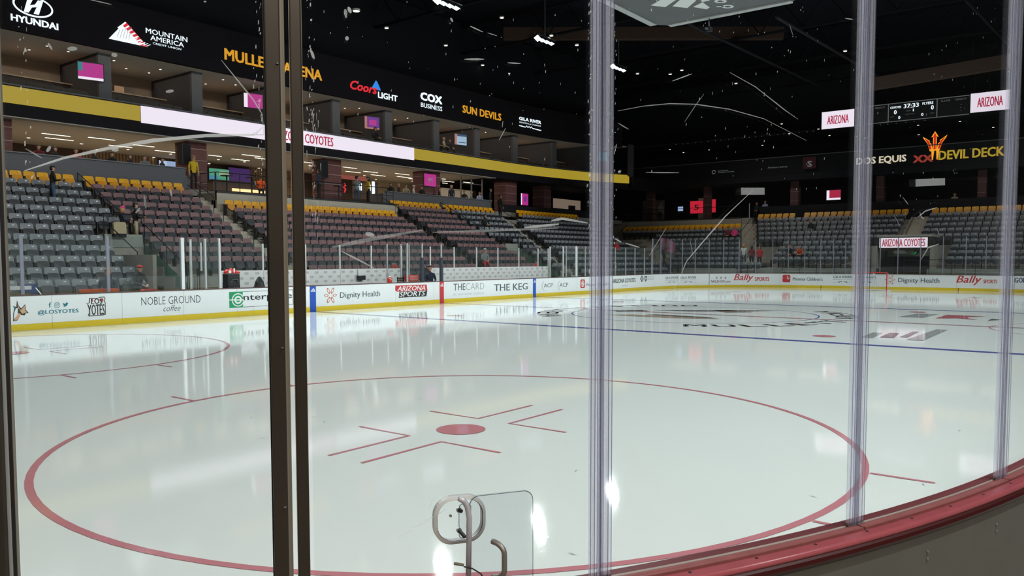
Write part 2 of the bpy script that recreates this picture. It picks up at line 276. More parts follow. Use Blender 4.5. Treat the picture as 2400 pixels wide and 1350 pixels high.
MARKS=[(1, 0.01, [(-130.497, 2.325), (-129.889, 2.359), (-129.206, 2.386), (-128.441, 2.411), (-127.589, 2.428), (-127.008, 2.433), (-126.594, 2.436)], 0.75), (1, 0.004, [(-126.594, 2.436), (-126.617, 2.491), (-126.774, 2.53), (-127.017, 2.576), (-127.293, 2.628)], 0.6), (1, 0.004, [(-126.614, 2.456), (-126.712, 2.442), (-126.824, 2.434)], 0.6), (3, 0.0035, [(-119.47, 2.563), (-118.838, 2.585), (-118.183, 2.6), (-117.5, 2.606), (-116.542, 2.601), (-115.519, 2.581), (-114.128, 2.52)], 0.5), (3, 0.0035, [(-116.556, 2.723), (-115.795, 2.686), (-114.851, 2.618), (-114.428, 2.592)], 0.45), (3, 0.005, [(-117.822, 2.052), (-117.686, 2.092), (-117.222, 2.159), (-116.624, 2.242), (-115.812, 2.335)], 0.55), (3, 0.004, [(-118.067, 1.968), (-117.957, 2.024), (-117.822, 2.052)], 0.3), (3, 0.003, [(-117.783, 2.545), (-117.499, 2.601), (-117.269, 2.642)], 0.4), (3, 0.004, [(-118.11, 2.673), (-117.601, 2.703)], 0.7), (3, 0.003, [(-118.668, 2.109), (-118.242, 2.199)], 0.4), (3, 0.003, [(-117.6, 2.162), (-117.501, 2.101)], 0.4), (2, 0.012, [(-125.413, 2.133), (-124.734, 2.155), (-123.702, 2.183)], 0.35), (2, 0.008, [(-123.507, 2.177), (-122.263, 2.184), (-120.862, 2.194)], 0.35), (2, 0.01, [(-121.603, 2.194), (-120.842, 2.206)], 0.6), (2, 0.009, [(-121.007, 2.216), (-120.765, 2.223), (-120.172, 2.211)], 0.6), (2, 0.005, [(-125.233, 2.121), (-124.644, 2.075)], 0.6), (2, 0.012, [(-124.797, 2.172), (-124.636, 2.167)], 0.6), (2, 0.004, [(-122.725, 2.774), (-122.471, 2.761)], 0.6), (2, 0.003, [(-122.374, 2.76), (-122.179, 2.754)], 0.6), (2, 0.006, [(-122.85, 2.678), (-122.447, 2.683)], 0.5), (2, 0.004, [(-121.955, 2.679), (-121.682, 2.68)], 0.5), (2, 0.01, [(-125.738, 2.669), (-125.694, 2.648)], 0.7), (2, 0.01, [(-125.061, 2.795), (-125.016, 2.779)], 0.7), (2, 0.01, [(-125.117, 2.788), (-125.103, 2.765)], 0.5), (2, 0.012, [(-125.124, 2.71), (-125.061, 2.709)], 0.6), (2, 0.007, [(-123.12, 2.792), (-123.078, 2.781)], 0.6), (2, 0.003, [(-122.14, 2.451), (-122.004, 2.487)], 0.5), (2, 0.003, [(-122.076, 2.489), (-122.058, 2.508)], 0.5), (2, 0.004, [(-123.27, 1.358), (-124.221, 1.29)], 0.5), (2, 0.003, [(-123.53, 1.395), (-123.618, 1.364)], 0.2), (2, 0.004, [(-123.746, 1.703), (-123.705, 1.677)], 0.5), (4, 0.006, [(-109.431, 2.095), (-109.091, 2.144), (-108.554, 2.159)], 0.5), (4, 0.006, [(-109.649, 2.264), (-109.288, 2.291), (-108.717, 2.308)], 0.5), (4, 0.005, [(-109.554, 2.285), (-109.487, 2.268), (-109.339, 2.258)], 0.5), (4, 0.004, [(-108.688, 2.224), (-108.523, 2.194)], 0.4), (4, 0.004, [(-110.361, 2.34), (-110.102, 2.313)], 0.5), (4, 0.003, [(-110.718, 2.268), (-110.462, 2.227)], 0.4), (1, 0.006, [(-130.063, 2.647), (-130.006, 2.631)], 0.5), (1, 0.01, [(-130.141, 2.374), (-130.084, 2.388)], 0.6), (1, 0.012, [(-129.124, 2.384), (-129.014, 2.385)], 0.6), (1, 0.012, [(-129.766, 2.635), (-129.618, 2.637)], 0.5), (1, 0.012, [(-129.079, 2.627), (-128.991, 2.625)], 0.5), (1, 0.008, [(-128.224, 2.538), (-128.097, 2.542)], 0.5), (1, 0.004, [(-130.471, 2.381), (-130.224, 2.358)], 0.4), (1, 0.005, [(-127.565, 2.777), (-127.522, 2.778)], 0.6), (1, 0.003, [(-129.438, 2.763), (-129.056, 2.753)], 0.5), (1, 0.006, [(-128.767, 2.221), (-128.695, 2.235)], 0.4), (1, 0.006, [(-128.62, 2.266), (-128.598, 2.233)], 0.3), (1, 0.006, [(-128.195, 2.284), (-128.17, 2.267)], 0.5), (3, 0.005, [(-119.262, 2.149), (-118.92, 2.136)], 0.6), (3, 0.006, [(-119.525, 2.163), (-119.368, 2.152)], 0.6), (3, 0.003, [(-118.772, 2.376), (-117.917, 2.38)], 0.6), (3, 0.004, [(-119.468, 2.525), (-119.206, 2.508)], 0.4), (3, 0.008, [(-119.461, 2.372), (-119.389, 2.376)], 0.6), (3, 0.003, [(-114.762, 2.915), (-114.645, 2.88)], 0.4), (3, 0.004, [(-112.861, 2.976), (-112.575, 2.978)], 0.5)]
STICK=[(3, [(-116.173, 2.341), (-115.459, 2.345), (-115.456, 2.321), (-116.17, 2.317)]), (4, [(-109.797, 2.415), (-108.341, 2.431), (-108.33, 2.402), (-109.788, 2.386)])]
PORT=[[(-123.524, 1.332), (-122.459, 1.314), (-122.995, 1.394), (-123.001, 1.251)], [(-122.894, 1.295), (-121.549, 1.271), (-122.338, 1.401), (-121.705, 1.403)], [(-123.176, 1.412), (-122.99, 1.392), (-122.923, 1.347), (-122.945, 1.182)], [(-123.105, 1.385), (-123.109, 1.283)], [(-122.393, 1.267), (-122.279, 1.256), (-122.227, 1.236), (-122.228, 1.198), (-122.298, 1.174)], [(-122.275, 1.166), (-122.158, 1.148)], [(-123.237, 1.217), (-123.053, 1.208), (-122.884, 1.199), (-122.714, 1.18)], [(-123.143, 1.36), (-123.041, 1.333)], [(-123.354, 1.37), (-123.088, 1.397), (-122.157, 1.155)]]
POSTS=[[-120.117, -119.598], [-112.33, -111.747], [-104.628, -103.795]]
GATE=[[-130.819, -130.665, -130.6], [-126.548, -126.291, -126.209], [-126.135, -125.904, -125.904]]
CB=[[(0.23, 1.97), (0.77, 1.62), (0.05, 0.66), (-0.3, 1.12)], [(0.85, 1.35), (1.41, 0.98), (0.85, 0.39), (0.48, 0.11), (0.13, 0.56)], [(1.43, 0.74), (2.04, 0.44), (1.88, 0.24), (1.1, 0.2)], [(0.85, 0.17), (0.9, -0.2), (1.07, -0.12), (1.1, 0.2)]]
CBO=[(1.31, -0.32), (1.51, -0.58), (1.58, -0.2), (2.15, -0.31), (2.35, -0.57), (2.41, -0.19)]
DOWN=[(6.08, 33.04, 17.5), (7.52, 31.2, 17.5), (5.72, 25.26, 17.5), (11.26, 34.87, 17.5), (9.42, 26.46, 17.5), (18.11, 31.64, 17.5), (15.08, 26.29, 17.5), (8.1, 19.65, 17.5), (21.2, 27.92, 17.5), (25.33, 31.5, 17.5), (24.78, 28.08, 17.5), (28.92, 31.35, 17.5), (26.79, 28.04, 17.5), (28.76, 29.56, 17.5), (12.37, 19.0, 17.5), (17.68, 18.84, 17.5), (20.8, 18.77, 17.5), (35.56, 30.56, 17.5), (33.21, 17.55, 17.5), (32.55, 16.19, 17.5), (31.38, 19.63, 17.5), (40.03, 14.6, 17.5), (34.47, 3.94, 17.5)]
DOWN2=[(46.01, 23.9, 13.2), (48.96, 23.8, 13.2), (51.7, 23.63, 13.2), (48.78, 20.9, 13.2), (51.4, 20.72, 13.2), (51.74, 26.44, 13.2), (51.44, 18.04, 13.2), (48.86, 15.41, 13.2), (37.73, 9.71, 13.2), (42.27, 8.12, 13.2), (46.52, 8.42, 13.2), (55.77, 8.56, 13.2), (54.84, 5.52, 13.2), (50.14, 6.27, 13.2), (50.97, 1.97, 13.2), (45.41, 0.97, 13.2), (51.13, -0.94, 13.2), (50.55, -3.83, 13.2), (45.46, -2.09, 13.2), (43.29, 10.94, 13.2)]
STRIPS=[[(-10.78, 30.04), (-9.41, 30.1)], [(-10.06, 31.38), (-8.66, 31.53)], [(-8.75, 29.49), (-7.37, 29.64)], [(-6.71, 31.62), (-5.41, 31.6)], [(-5.99, 30.45), (-4.78, 30.26)], [(-4.06, 31.6), (-2.7, 31.68)], [(-0.98, 31.05), (-0.09, 31.23)], [(0.14, 29.33), (1.42, 29.32)], [(0.93, 31.61), (2.25, 31.7)], [(1.54, 30.16), (2.8, 29.95)], [(4.67, 29.37), (5.5, 29.42)], [(6.25, 30.78), (7.2, 30.79)], [(7.38, 31.38), (7.87, 31.17)], [(8.19, 29.54), (9.42, 29.63)], [(10.85, 30.44), (12.22, 30.53)], [(10.05, 31.44), (11.44, 31.51)], [(12.77, 31.73), (14.23, 31.86)], [(13.27, 29.67), (14.7, 29.78)], [(14.84, 31.09), (16.33, 31.26)], [(16.55, 31.52), (18.1, 31.73)], [(19.65, 30.9), (21.03, 30.89)], [(21.45, 30.36), (22.64, 30.05)], [(20.96, 32.15), (21.55, 32.01)], [(18.39, 29.74), (18.76, 29.81)]]
DOWNC=[(-10.48, 32.39), (-7.79, 32.46), (-6.14, 34.24), (-5.12, 32.65), (-2.31, 35.03), (-2.51, 32.68), (1.55, 35.16), (0.78, 32.84), (2.46, 32.52), (5.22, 34.92), (13.05, 32.84), (15.59, 34.32), (18.4, 33.03), (21.04, 34.48)]
DOWNS=[(-11.63, 29.04), (-11.41, 27.62), (-10.33, 27.89), (-8.12, 27.9), (-6.89, 29.11), (-5.65, 29.1), (-5.68, 27.87), (-2.25, 29.18), (-2.25, 27.42), (-1.06, 28.03), (7.6, 28.63), (8.19, 27.87), (12.77, 29.18), (12.83, 27.98), (21.17, 27.62)]
# ------------------------------------------------------------------ ice
FT = .3048; HX, HY, RC = 100*FT, 42.5*FT, 28*FT; CXX, CYY = HX-RC, HY-RC
SEG = [2*CXX, RC*PI/2, 2*CYY, RC*PI/2, 2*CXX, RC*PI/2, 2*CYY, RC*PI/2]; PER = sum(SEG)
def Pm(s, off=0):     # perimeter point (offset outward) starting at the bench side, running toward the far end
    s %= PER
    for i, L in enumerate(SEG):
        if s <= L: break
        s -= L
    o = [(-CXX, HY, 0), (CXX, CYY, 90), (HX, CYY, -90), (CXX, -CYY, 0), (CXX, -HY, 180), (-CXX, -CYY, 270), (-HX, -CYY, 90), (-CXX, CYY, 180)][i]
    if i % 2 == 0:
        a = math.radians(o[2]); n = Vector((math.cos(a), math.sin(a), 0))
        nn = [(0, 1), (1, 0), (0, -1), (-1, 0)][i//2]
        return Vector((o[0]+n.x*s+nn[0]*off, o[1]+n.y*s+nn[1]*off, 0))
    a = math.radians(o[2])-s/RC
    return Vector((o[0]+(RC+off)*math.cos(a), o[1]+(RC+off)*math.sin(a), 0))
def S_ARC(i): return sum(SEG[:i])
on_b = lambda u, v, d: (*Pm(u, -d)[:2], v)    # board coordinates
b = MB(); n = 240; b.add([(*Pm(PER*k/n, .02)[:2], 0) for k in range(n)], [tuple(range(n-1, -1, -1))], ICE)
ice = b.build('ice_floor', kind='structure')
ZL = .004
def strip(name, pts, w, m, closed=False, z=ZL):
    b = MB(); L = []; n = len(pts)
    for i in range(n):
        p = Vector(pts[i]); q = Vector(pts[(i+1) % n]) if (closed or i < n-1) else p+(p-Vector(pts[i-1])); r = Vector(pts[i-1]) if (closed or i > 0) else p-(q-p)
        t = (q-r).normalized(); nrm = Vector((-t.y, t.x)); L += [(*(p+nrm*w/2), z), (*(p-nrm*w/2), z)]
    fs = [(2*i, 2*i+1, 2*((i+1) % n)+1, 2*((i+1) % n)) for i in range(n if closed else n-1)]
    b.add(L, fs, m); return b.build(name, None, ice)
def ring(name, c, r, w, m, a0=0, a1=360, n=96):
    full = a1-a0 >= 360; k = n if full else n+1
    return strip(name, [(c[0]+r*math.cos(math.radians(a0+(a1-a0)*i/n)), c[1]+r*math.sin(math.radians(a0+(a1-a0)*i/n))) for i in range(k)], w, m, full)
def disc(name, c, r, m, n=40):
    b = MB(); b.add([(c[0]+r*math.cos(2*PI*i/n), c[1]+r*math.sin(2*PI*i/n), ZL+.001) for i in range(n)], [tuple(range(n))], m); return b.build(name, None, ice)
for sx in (-1, 1):
    strip('blue_line', [(sx*25.5*FT, -HY), (sx*25.5*FT, HY)], .30, ICE_BLUE)
    gy = CYY+math.sqrt(RC**2-(89*FT-CXX)**2); strip('goal_line', [(sx*89*FT, -gy), (sx*89*FT, gy)], .055, ICE_RED)
    for sy in (-1, 1):
        c = (sx*69*FT, sy*22*FT)
        ring('faceoff_circle', c, 4.57, .075, ICE_RED); disc('faceoff_spot', c, .305, ICE_RED)
        disc('neutral_spot', (sx*20*FT, sy*22*FT), .305, ICE_RED)
        for qx in (-1, 1):
            for qy in (-1, 1):
                strip('faceoff_mark', [(c[0]+qx*1.85, c[1]+qy*.26), (c[0]+qx*.64, c[1]+qy*.26), (c[0]+qx*.64, c[1]+qy*1.13)], .05, ICE_RED)
                strip('hash_mark', [(c[0]+qx*.90, c[1]+qy*4.53), (c[0]+qx*.90, c[1]+qy*5.10)], .05, ICE_RED, z=ZL+.0007)
    b = MB(); cr = [(sx*89*FT, -1.83)]+[(sx*(89*FT-math.sqrt(max(0, 1.83**2-(1.83*math.sin(math.radians(a)))**2))), 1.83*math.sin(math.radians(a))) for a in range(-90, 91, 10)]
    strip('goal_crease', cr[1:], .05, ICE_LRED)
strip('centre_line', [(0, -HY), (0, HY)], .16, ICE_RED, z=ZL+.001)
for q in (-.13, .13): strip('centre_line_edge', [(q, -HY), (q, HY)], .05, ICE_DARK, z=ZL+.0015)
ring('centre_circle', (0, 0), 4.57, .06, ICE_BLUE); ring('referee_crease', (0, -HY), 3.05, .05, ICE_RED, 0, 180)
# lettering painted round the centre circle and the crest marks in it
def ring_text(body, r, h, a0, a1, m):
    step = (a1-a0)/(len(body)-1)
    for i, chs in enumerate(body):
        if chs == ' ': continue
        a = math.radians(a0+step*i); up = Vector((-math.cos(a), -math.sin(a))); rt = Vector((-math.sin(a), math.cos(a))); c = Vector((r*math.cos(a), r*math.sin(a)))
        text('ice_lettering', chs, m, lambda u, v, d: (*(c+rt*u+up*v), ZL+.002), -.36, .36, 0, .85, ice, bold=.03)
ring_text('MULLETT ARENA', 5.95, .85, 206, 318, ICE_DARK); ring_text('MULLETT ARENA', 5.95, .85, 26, 138, ICE_DARK)
def patch(name, pts, m, dz=0): b = MB(); b.add([(x, y, ZL+.0022+dz) for x, y in pts], [tuple(range(len(pts)))], m); return b.build(name, None, ice)
for pts, m in (([(1.0, 2.2), (3.2, -1.0), (3.9, -2.2), (2.6, -1.2), (1.3, .6)], ICE_DARK), ([(2.4, .2), (2.9, -.3), (2.2, -1.6), (1.4, -.8)], ICE_TAN), ([(-2.4, 2.4), (-1.7, 1.6), (-1.7, -.4), (-2.0, -2.1), (-2.5, -.2)], ICE_TAN), ([(-1.5, 1.2), (-1.1, .9), (-1.3, -1.2), (-1.8, -1.9)], ICE_DARK), ([(-.6, 2.9), (.4, 2.0), (.9, 2.6), (-.1, 3.4)], ICE_DARK)): patch('crest_patch', pts, m)
for pts, m in (([(2.9, -6.7), (5.2, -6.9), (5.2, -7.6), (2.9, -7.5)], ICE_GREY), ([(2.8, -7.9), (5.1, -7.9), (4.9, -9.2), (4.2, -8.7), (3.6, -8.8), (2.8, -9.2), (3.3, -8.5)], ICE_LRED), ([(2.7, -9.5), (3.8, -9.5), (3.4, -9.9)], ICE_DARK), ([(-5.9, -7.6), (-4.2, -7.5), (-4.2, -7.75), (-5.9, -7.9)], ICE_GREY), ([(-5.6, -8.0), (-4.0, -7.9), (-4.0, -8.15), (-5.6, -8.35)], ICE_DARK), ([(-5.9, -8.7), (-2.0, -8.75), (-2.0, -9.05), (-5.9, -9.1)], ICE_GREY), ([(-5.2, -8.4), (-3.2, -8.35), (-3.2, -8.5), (-5.2, -8.6)], ICE_DARK)): patch('ice_advert', pts, m)

for q_, (x, y) in enumerate([(-19.77, -4.79), (-16.22, -2.82), (-21.81, -8.9), (-10.26, -3.41), (-11.04, -3.73), (-22.02, 1.55), (-22.18, -4.02), (-21.64, -4.63), (-21.77, -5.01), (-22.82, -5.18), (-21.26, -11.03), (-17.42, -11.61), (-23.7, -10.1), (-14.34, 2.08), (-19.7, 3.09), (-20.26, -11.73)]):      # skate scratches
    a = q_*1.7; dx, dy = .05*math.cos(a), .05*math.sin(a); patch('ice_scratch', [(x-dx, y-dy), (x+dy*.12, y-dx*.12), (x+dx, y+dy), (x-dy*.12, y+dx*.12)], ICE_GREY, .0003)

# ------------------------------------------------------------------ dasher boards
boards = thing('rink_boards', 'white dasher boards with yellow kick plate and advertising round the ice', 'boards')
def sweep(name, s0, s1, prof, m, parent, step=.22, closed=True, **k):     # prof: (outward offset, z) loop
    n = max(1, int((s1-s0)/step+.5)); b = MB(); np_ = len(prof); vs = []
    for i in range(n+1):
        s = s0+(s1-s0)*i/n
        for o, z in prof: q = Pm(s, o); vs.append((q.x, q.y, z))
    fs = [(i*np_+j, i*np_+(j+1) % np_, (i+1)*np_+(j+1) % np_, (i+1)*np_+j) for i in range(n) for j in range(np_)]
    fs += [tuple(range(np_-1, -1, -1)), tuple(n*np_+j for j in range(np_))]
    b.add(vs, [f[::-1] for f in fs], m); return b.build(name, None, parent, **k)
A3 = S_ARC(5); A3E = A3+SEG[5]     # the corner in front of the viewer
cuts = [0.0]
for J in JOINTS+[S_ARC(k) for k in range(1, 8)]:
    cuts.append(J)
cuts = sorted(set(cuts))+[PER]
segs = []
for a, c in zip(cuts, cuts[1:]):
    k = max(1, round((c-a)/2.44)); segs += [(a+(c-a)*i/k, a+(c-a)*(i+1)/k) for i in range(k)]
for a, c in segs:
    g = .004
    near = a >= A3-.01 and c <= A3E+.01
    sweep('board_panel', a+g, c-g, [(0, .185), (0, 1.025), (.06, 1.025), (.06, .0), (0.01, 0), (.01, .185)], BW, boards)
    sweep('kick_plate', a+.002, c-.002, [(-.012, 0), (-.012, .183), (.0, .183), (0.005, 0)], YEL, boards)
    if not near: sweep('cap_rail', a+.001, c-.001, [(-.02, 1.025), (-.02, 1.06), (.15, 1.06), (.15, 1.025)], CAPD, boards)
    if not near: sweep('board_back', a+.002, c-.002, [(.13, 0), (.13, 1.02), (.15, 1.02), (.15, 0)], OLIVE if near else CONG, boards)
# detailed sill of the near corner (angles on the corner arc, seen from outside)
def arcs(a0, a1):    # degrees on near corner circle -> perimeter s (angle 270 -> A3, 180 -> A3E)
    f = lambda a: A3+math.radians(-90-a)*RC if a < 0 else 0
    return f(a1), f(a0)
def asweep(name, a0, a1, prof, m, parent, **k):
    s0, s1 = arcs(a0, a1); return sweep(name, s0, s1, prof, m, parent, step=.12, **k)
for a0, a1 in ((-135, -119.8), (-119.78, -112.0), (-111.98, -104.2), (-104.18, -90)):
    asweep('cap_inner_ledge', a0, a1, [(-.045, 1.03), (-.045, 1.062), (.012, 1.066), (.012, 1.03)], MARD, boards)
    asweep('glass_channel', a0, a1, [(.012, 1.03), (.012, 1.068), (.0145, 1.071), (.019, 1.071), (.0215, 1.068), (.0215, 1.03)], GASK, boards)
    asweep('cap_ledge', a0+.02, a1-.02, [(.026, 1.03), (.026, 1.069), (.040, 1.071), (.052, 1.069), (.067, 1.071), (.067, 1.03)], MARL, boards)
EDGE = [(.110+.017*math.sin(math.radians(t)), 1.050+.014*math.cos(math.radians(t))) for t in range(0, 121, 15)]
asweep('cap_outer_plate', -135, -90, [(.070, 1.02), (.070, 1.063), (.078, 1.0645)]+EDGE+[(.105, 1.03)], MAR, boards)
asweep('cap_nose', -135, -90, [(.105, 1.01), (.105, 1.045), (.121, 1.045), (.135, 1.036), (.140, 1.024), (.136, 1.012)], mat('cap_nose_shade', (.045, .006, .006), .35), boards)  # shade on the nose is put into its near-black maroon
asweep('board_outer_skin', -135, -90, [(.105, 0), (.105, 1.02), (.120, 1.02), (.120, 0)], OLIVE, boards)
def cyl(a, r, z): a = math.radians(a); return Vector((-CXX+r*math.cos(a), -CYY+r*math.sin(a), z))
for k in range(22):
    a = -133+k*1.9; c = cyl(a, RC+.088, 1.0655); b = MB(); b.lathe([(.006, 0), (.005, .0015), (.002, .001)], c, 8, BLK); o = b.build('cap_screw', None, boards)
    if k % 2 == 0:
        for z in (.93, .90):
            c = cyl(a+.4, RC+.121, z); b = MB(); b.lathe([(.006, -.004), (.006, .004), (.003, .005)], c, 8, STEEL); b.build('panel_bolt', None, boards)

# board advertising (flat print standing on the panels)
def btx(key, m, bold=0, shear=0, d=.004, dz=(0, 0), **k):
    t, s0, s1, z0, z1 = D[key]; return text('advert_lettering', t, m, on_b, s0, s1, z0+dz[0], z1+dz[1], boards, bold=bold, shear=shear, d=d)
def bbox_(key, m, d=.003, name='advert_panel', z=None):
    s0, s1, z0, z1 = D[key]
    if z: z0, z1 = z
    b = MB(); n = max(1, int((s1-s0)/.3)); vs = []; 
    for i in range(n+1): s = s0+(s1-s0)*i/n; vs += [on_b(s, z0, d), on_b(s, z1, d)]
    b.add(vs, [(2*i, 2*i+2, 2*i+3, 2*i+1) for i in range(n)], m); return b.build(name, None, boards)
def bpoly(key, polys, d=.004, name='advert_emblem'):      # polys in unit box
    s0, s1, z0, z1 = D[key]; b = MB()
    for k, (pts, m) in enumerate(polys): b.add([on_b(s0+(s1-s0)*x, z0+(z1-z0)*y, d+.0008*k) for x, y in pts], [tuple(range(len(pts)))], m)
    return b.build(name, None, boards)
def ell(cx, cy, rx, ry, n=20, a0=0, a1=360): return [(cx+rx*math.cos(math.radians(a0+(a1-a0)*i/n)), cy+ry*math.sin(math.radians(a0+(a1-a0)*i/n))) for i in range(n+(a1-a0 < 360))]
def band(pts, w):      # thick polyline as polygon (2d)
    L, R = [], []
    for i, p in enumerate(pts):
        t = Vector(pts[min(i+1, len(pts)-1)])-Vector(pts[max(i-1, 0)]); t.normalize(); n = Vector((-t.y, t.x))*w/2
        L.append((p[0]+n.x, p[1]+n.y)); R.append((p[0]-n.x, p[1]-n.y))
    return L+R[::-1]
btx('los', I_TEAL, .03); btx('los_f', I_TEAL, .03); bpoly('cam', [(rrect(0, 1, 0, 1, .28), I_TEAL), (rrect(.1, .9, .1, .9, .22), I_WHT), (ell(.5, .5, .28, .28), I_TEAL), (ell(.5, .5, .18, .18), I_WHT), (ell(.75, .75, .06, .06, 8), I_TEAL)])
bpoly('bird', [([(0, .18), (.3, .1), (.6, .2), (.85, .55), (1, .88), (.85, .82), (.75, .98), (.55, .92), (.5, .7), (.25, .78), (.05, .95), (.05, .65), (.12, .45), (.28, .32)], I_TEAL)])
bpoly('losbox', [([(0, .70), (.12, .70), (.16, .97), (.55, .94), (.72, 1), (.95, 1), (1, .9), (.95, .75), (1, .7), (1, .05), (.8, 0), (.1, .0), (.06, .1), (.14, .2), (.1, .5)], I_BLK), ([(.04, .68), (.16, .68), (.2, .93), (.55, .9), (.72, .96), (.92, .96), (.96, .9), (.9, .75), (.96, .68), (.96, .08), (.8, .04), (.14, .04), (.1, .1), (.18, .2), (.14, .5)], I_WHT), (ell(.79, .83, .12, .09, 6), I_RED), (ell(.30, .84, .05, .09, 8), I_RED), (ell(.76, .10, .08, .05, 8), I_RED)])
btx('losyo1', I_BLK, .035, d=.009); btx('losyo2', I_BLK, .03, d=.009)
bpoly('yoteemb', [([(0, .75), (.25, .68), (.30, 1), (.42, .72), (.55, .6), (.80, .80), (.84, .52), (1, .38), (.82, .36), (.75, .26), (.5, .3), (.3, .05), (.02, .0), (.05, .4), (.15, .66)], I_BLK), ([(.06, .72), (.24, .64), (.28, .62), (.12, .6)], I_TEAL), ([(.10, .40), (.22, .62), (.34, .62), (.32, .30), (.07, .10)], I_WHT), ([(.32, .9), (.40, .7), (.45, .56), (.36, .6)], I_SKIN), ([(.42, .55), (.56, .55), (.77, .74), (.80, .5), (.90, .40), (.75, .38), (.6, .34)], I_TAN), ([(.36, .40), (.52, .33), (.30, .08), (.06, .04), (.22, .22)], I_SKIN)])
btx('noble', I_BLK, -.012); btx('coffee', I_BLK, -.012, .35)
bbox_('entbox', I_BLK, .003); s0, s1, z0, z1 = D['entbox']; D['ent_in'] = (s0+.02, s1-.02, z0+.015, z1-.015); bbox_('ent_in', BW, .0045); bbox_('green', I_GRN, .006)
gs0, gs1, gz0, gz1 = D['green']; gz = (gz0+gz1)/2
D['ent_e'] = (gs0+.10, gs1+.06, gz-.26, gz+.24); D['ent_bar'] = (gs0, gs0+.3, gz-.02, gz+.02)
bpoly('ent_e', [(ell(.5, .5, .5, .5), I_WHT), (ell(.5, .5, .42, .42), I_GRN), (ell(.5, .5, .30, .30), I_WHT), (ell(.5, .5, .17, .17), I_GRN), ([(.2, .44), (.98, .44), (.98, .54), (.2, .54)], I_WHT)], .008); bbox_('ent_bar', I_WHT, .009); btx('nter', I_BLK, .02, d=.011)
for k in ('blue_near', 'blue_far'): bbox_(k, I_BLU, .016, 'line_marker', (0, 1.02))
bbox_('red_mid', I_RED, .016, 'line_marker', (0, 1.05))
for k in ('blue_near', 'blue_far', 'red_mid'):
    s0, s1, z0, z1 = D[k]; w = s1-s0; D['tri'] = (s0+w*.12, s1-w*.12, .80, .95)
    bpoly('tri', [([(0, .22), (.2, .52), (.38, .42), (.26, .22)], I_WHT), ([(.28, .66), (.45, .76), (.68, .22), (.46, .22)], I_WHT), ([(.50, .95), (.66, 1), (1, .22), (.76, .22)], I_WHT), ([(0, 0), (1, 0), (1, .12), (0, .12)], I_WHT)], .018)
def petals(key):
    P = []
    for a in (55, 125, 200, 270, 340):
        pass
    for cx, cy, rx, ry, rot in ((.34, .80, .10, .22, 28), (.66, .80, .10, .22, -28), (.16, .50, .09, .17, 80), (.84, .50, .09, .17, -80), (.34, .20, .10, .22, 152), (.66, .20, .10, .22, -152)):
        for sc, m in ((1, I_ORG), (.6, I_WHT)):
            r = math.radians(rot); e = [(x*math.cos(r)-y*math.sin(r), x*math.sin(r)+y*math.cos(r)) for x, y in ell(0, 0, rx*sc, ry*sc, 14)]
            P.append(([(cx+x, cy+y) for x, y in e], m))
    bpoly(key, P)
petals('dicon1'); petals('dicon2'); btx('dig1', I_SLATE, .012); btx('dig2', I_SLATE, .012)
bpoly('azsred', [([(.04, 0), (1, 0), (.97, 1), (0.0, 1), (-.01, .3)], I_RED)]); bpoly('azsdark', [([(.02, 0), (.96, 0), (1, 1), (0.05, 1)], I_BLK)]); btx('azs1', I_WHT, .03, .25, .007); btx('azs2', I_WHT, .03, .25, .007)
btx('the', I_SLATE, .012); btx('card', I_GREY, -.012); btx('gilac', I_LBLUE, 0); btx('keg', I_SLATE, .03)
for k, t in (('acpsw1', 'acp1'), ('acpsw2', 'acp2')):
    bpoly(k, [(band([(.22+.30*math.cos(math.radians(a))+.1, .5+.5*math.sin(math.radians(a))) for a in range(110, 265, 12)], .035), I_GREY)]); btx(t, I_SLATE, .01)
for k in ('hand1', 'hand2'): bpoly(k, [(rrect(0, 1, 0, 1, .18), I_RED), (ell(.5, .36, .26, .24, 14), I_WHT), (band([(.30, .45), (.16, .66)], .10), I_WHT), (band([(.40, .5), (.32, .85)], .10), I_WHT), (band([(.5, .5), (.50, .9)], .10), I_WHT), (band([(.6, .5), (.68, .85)], .10), I_WHT), (band([(.7, .4), (.86, .58)], .10), I_WHT), (ell(.5, .36, .10, .10, 10), I_RED)])
btx('pc1', I_SLATE, .014); btx('pc2', I_SLATE, .014); btx('azc', I_BLK, .03); btx('azcf', I_GREY); btx('blue1', I_GREY); btx('blue2', I_GREY)
bpoly('cross1', [([(.3, 0), (.7, 0), (.7, .3), (1, .3), (1, .7), (.7, .7), (.7, 1), (.3, 1), (.3, .7), (0, .7), (0, .3), (.3, .3)], I_SLATE), (ell(.5, .5, .16, .2, 8), I_WHT)]); bpoly('cross2', [([(.5, 0), (.9, .3), (1, 1), (0, 1), (.1, .3)], I_SLATE), (ell(.5, .6, .16, .2, 8), I_WHT)])
for k in ('gr1', 'gr2', 'gr3', 'gr4'): btx(k, I_SLATE, .035); btx(k+'b', I_GREY)
for k in ('zig1', 'zig2', 'zig3', 'zig4'): bpoly(k, [(band([(0, .1), (.30, .1), (.33, .8), (.40, .3), (.45, .9), (.50, .3), (.55, .9), (.60, .3), (.66, .8), (.70, .1), (1, .1)], .09), I_SLATE)])
btx('nhl', mat('ink_wine', (.18, .02, .06), .4, vary=0), .015, .2)
for q, x in enumerate((.0, .4, .8)): D['ic'] = (D['nhlic'][0]+x*.85, D['nhlic'][0]+x*.85+.17, *D['nhlic'][2:]); bpoly('ic', [([(.1, .2), (.5, 0), (1, .2), (.8, .5), (.8, 1), (.5, .6), (.2, .5)], I_GREY)])
btx('bal1', I_RED, .018, .3); btx('sp1', I_RED, .03); btx('bal2', I_RED, .018, .3); btx('sp2', I_RED, .03); btx('go', I_NAVY, .03)
for s in (49.45,): D['jt'] = (s-.02, s+.02, 0, 1.02); bbox_('jt', CAPD, .004, 'panel_gap')
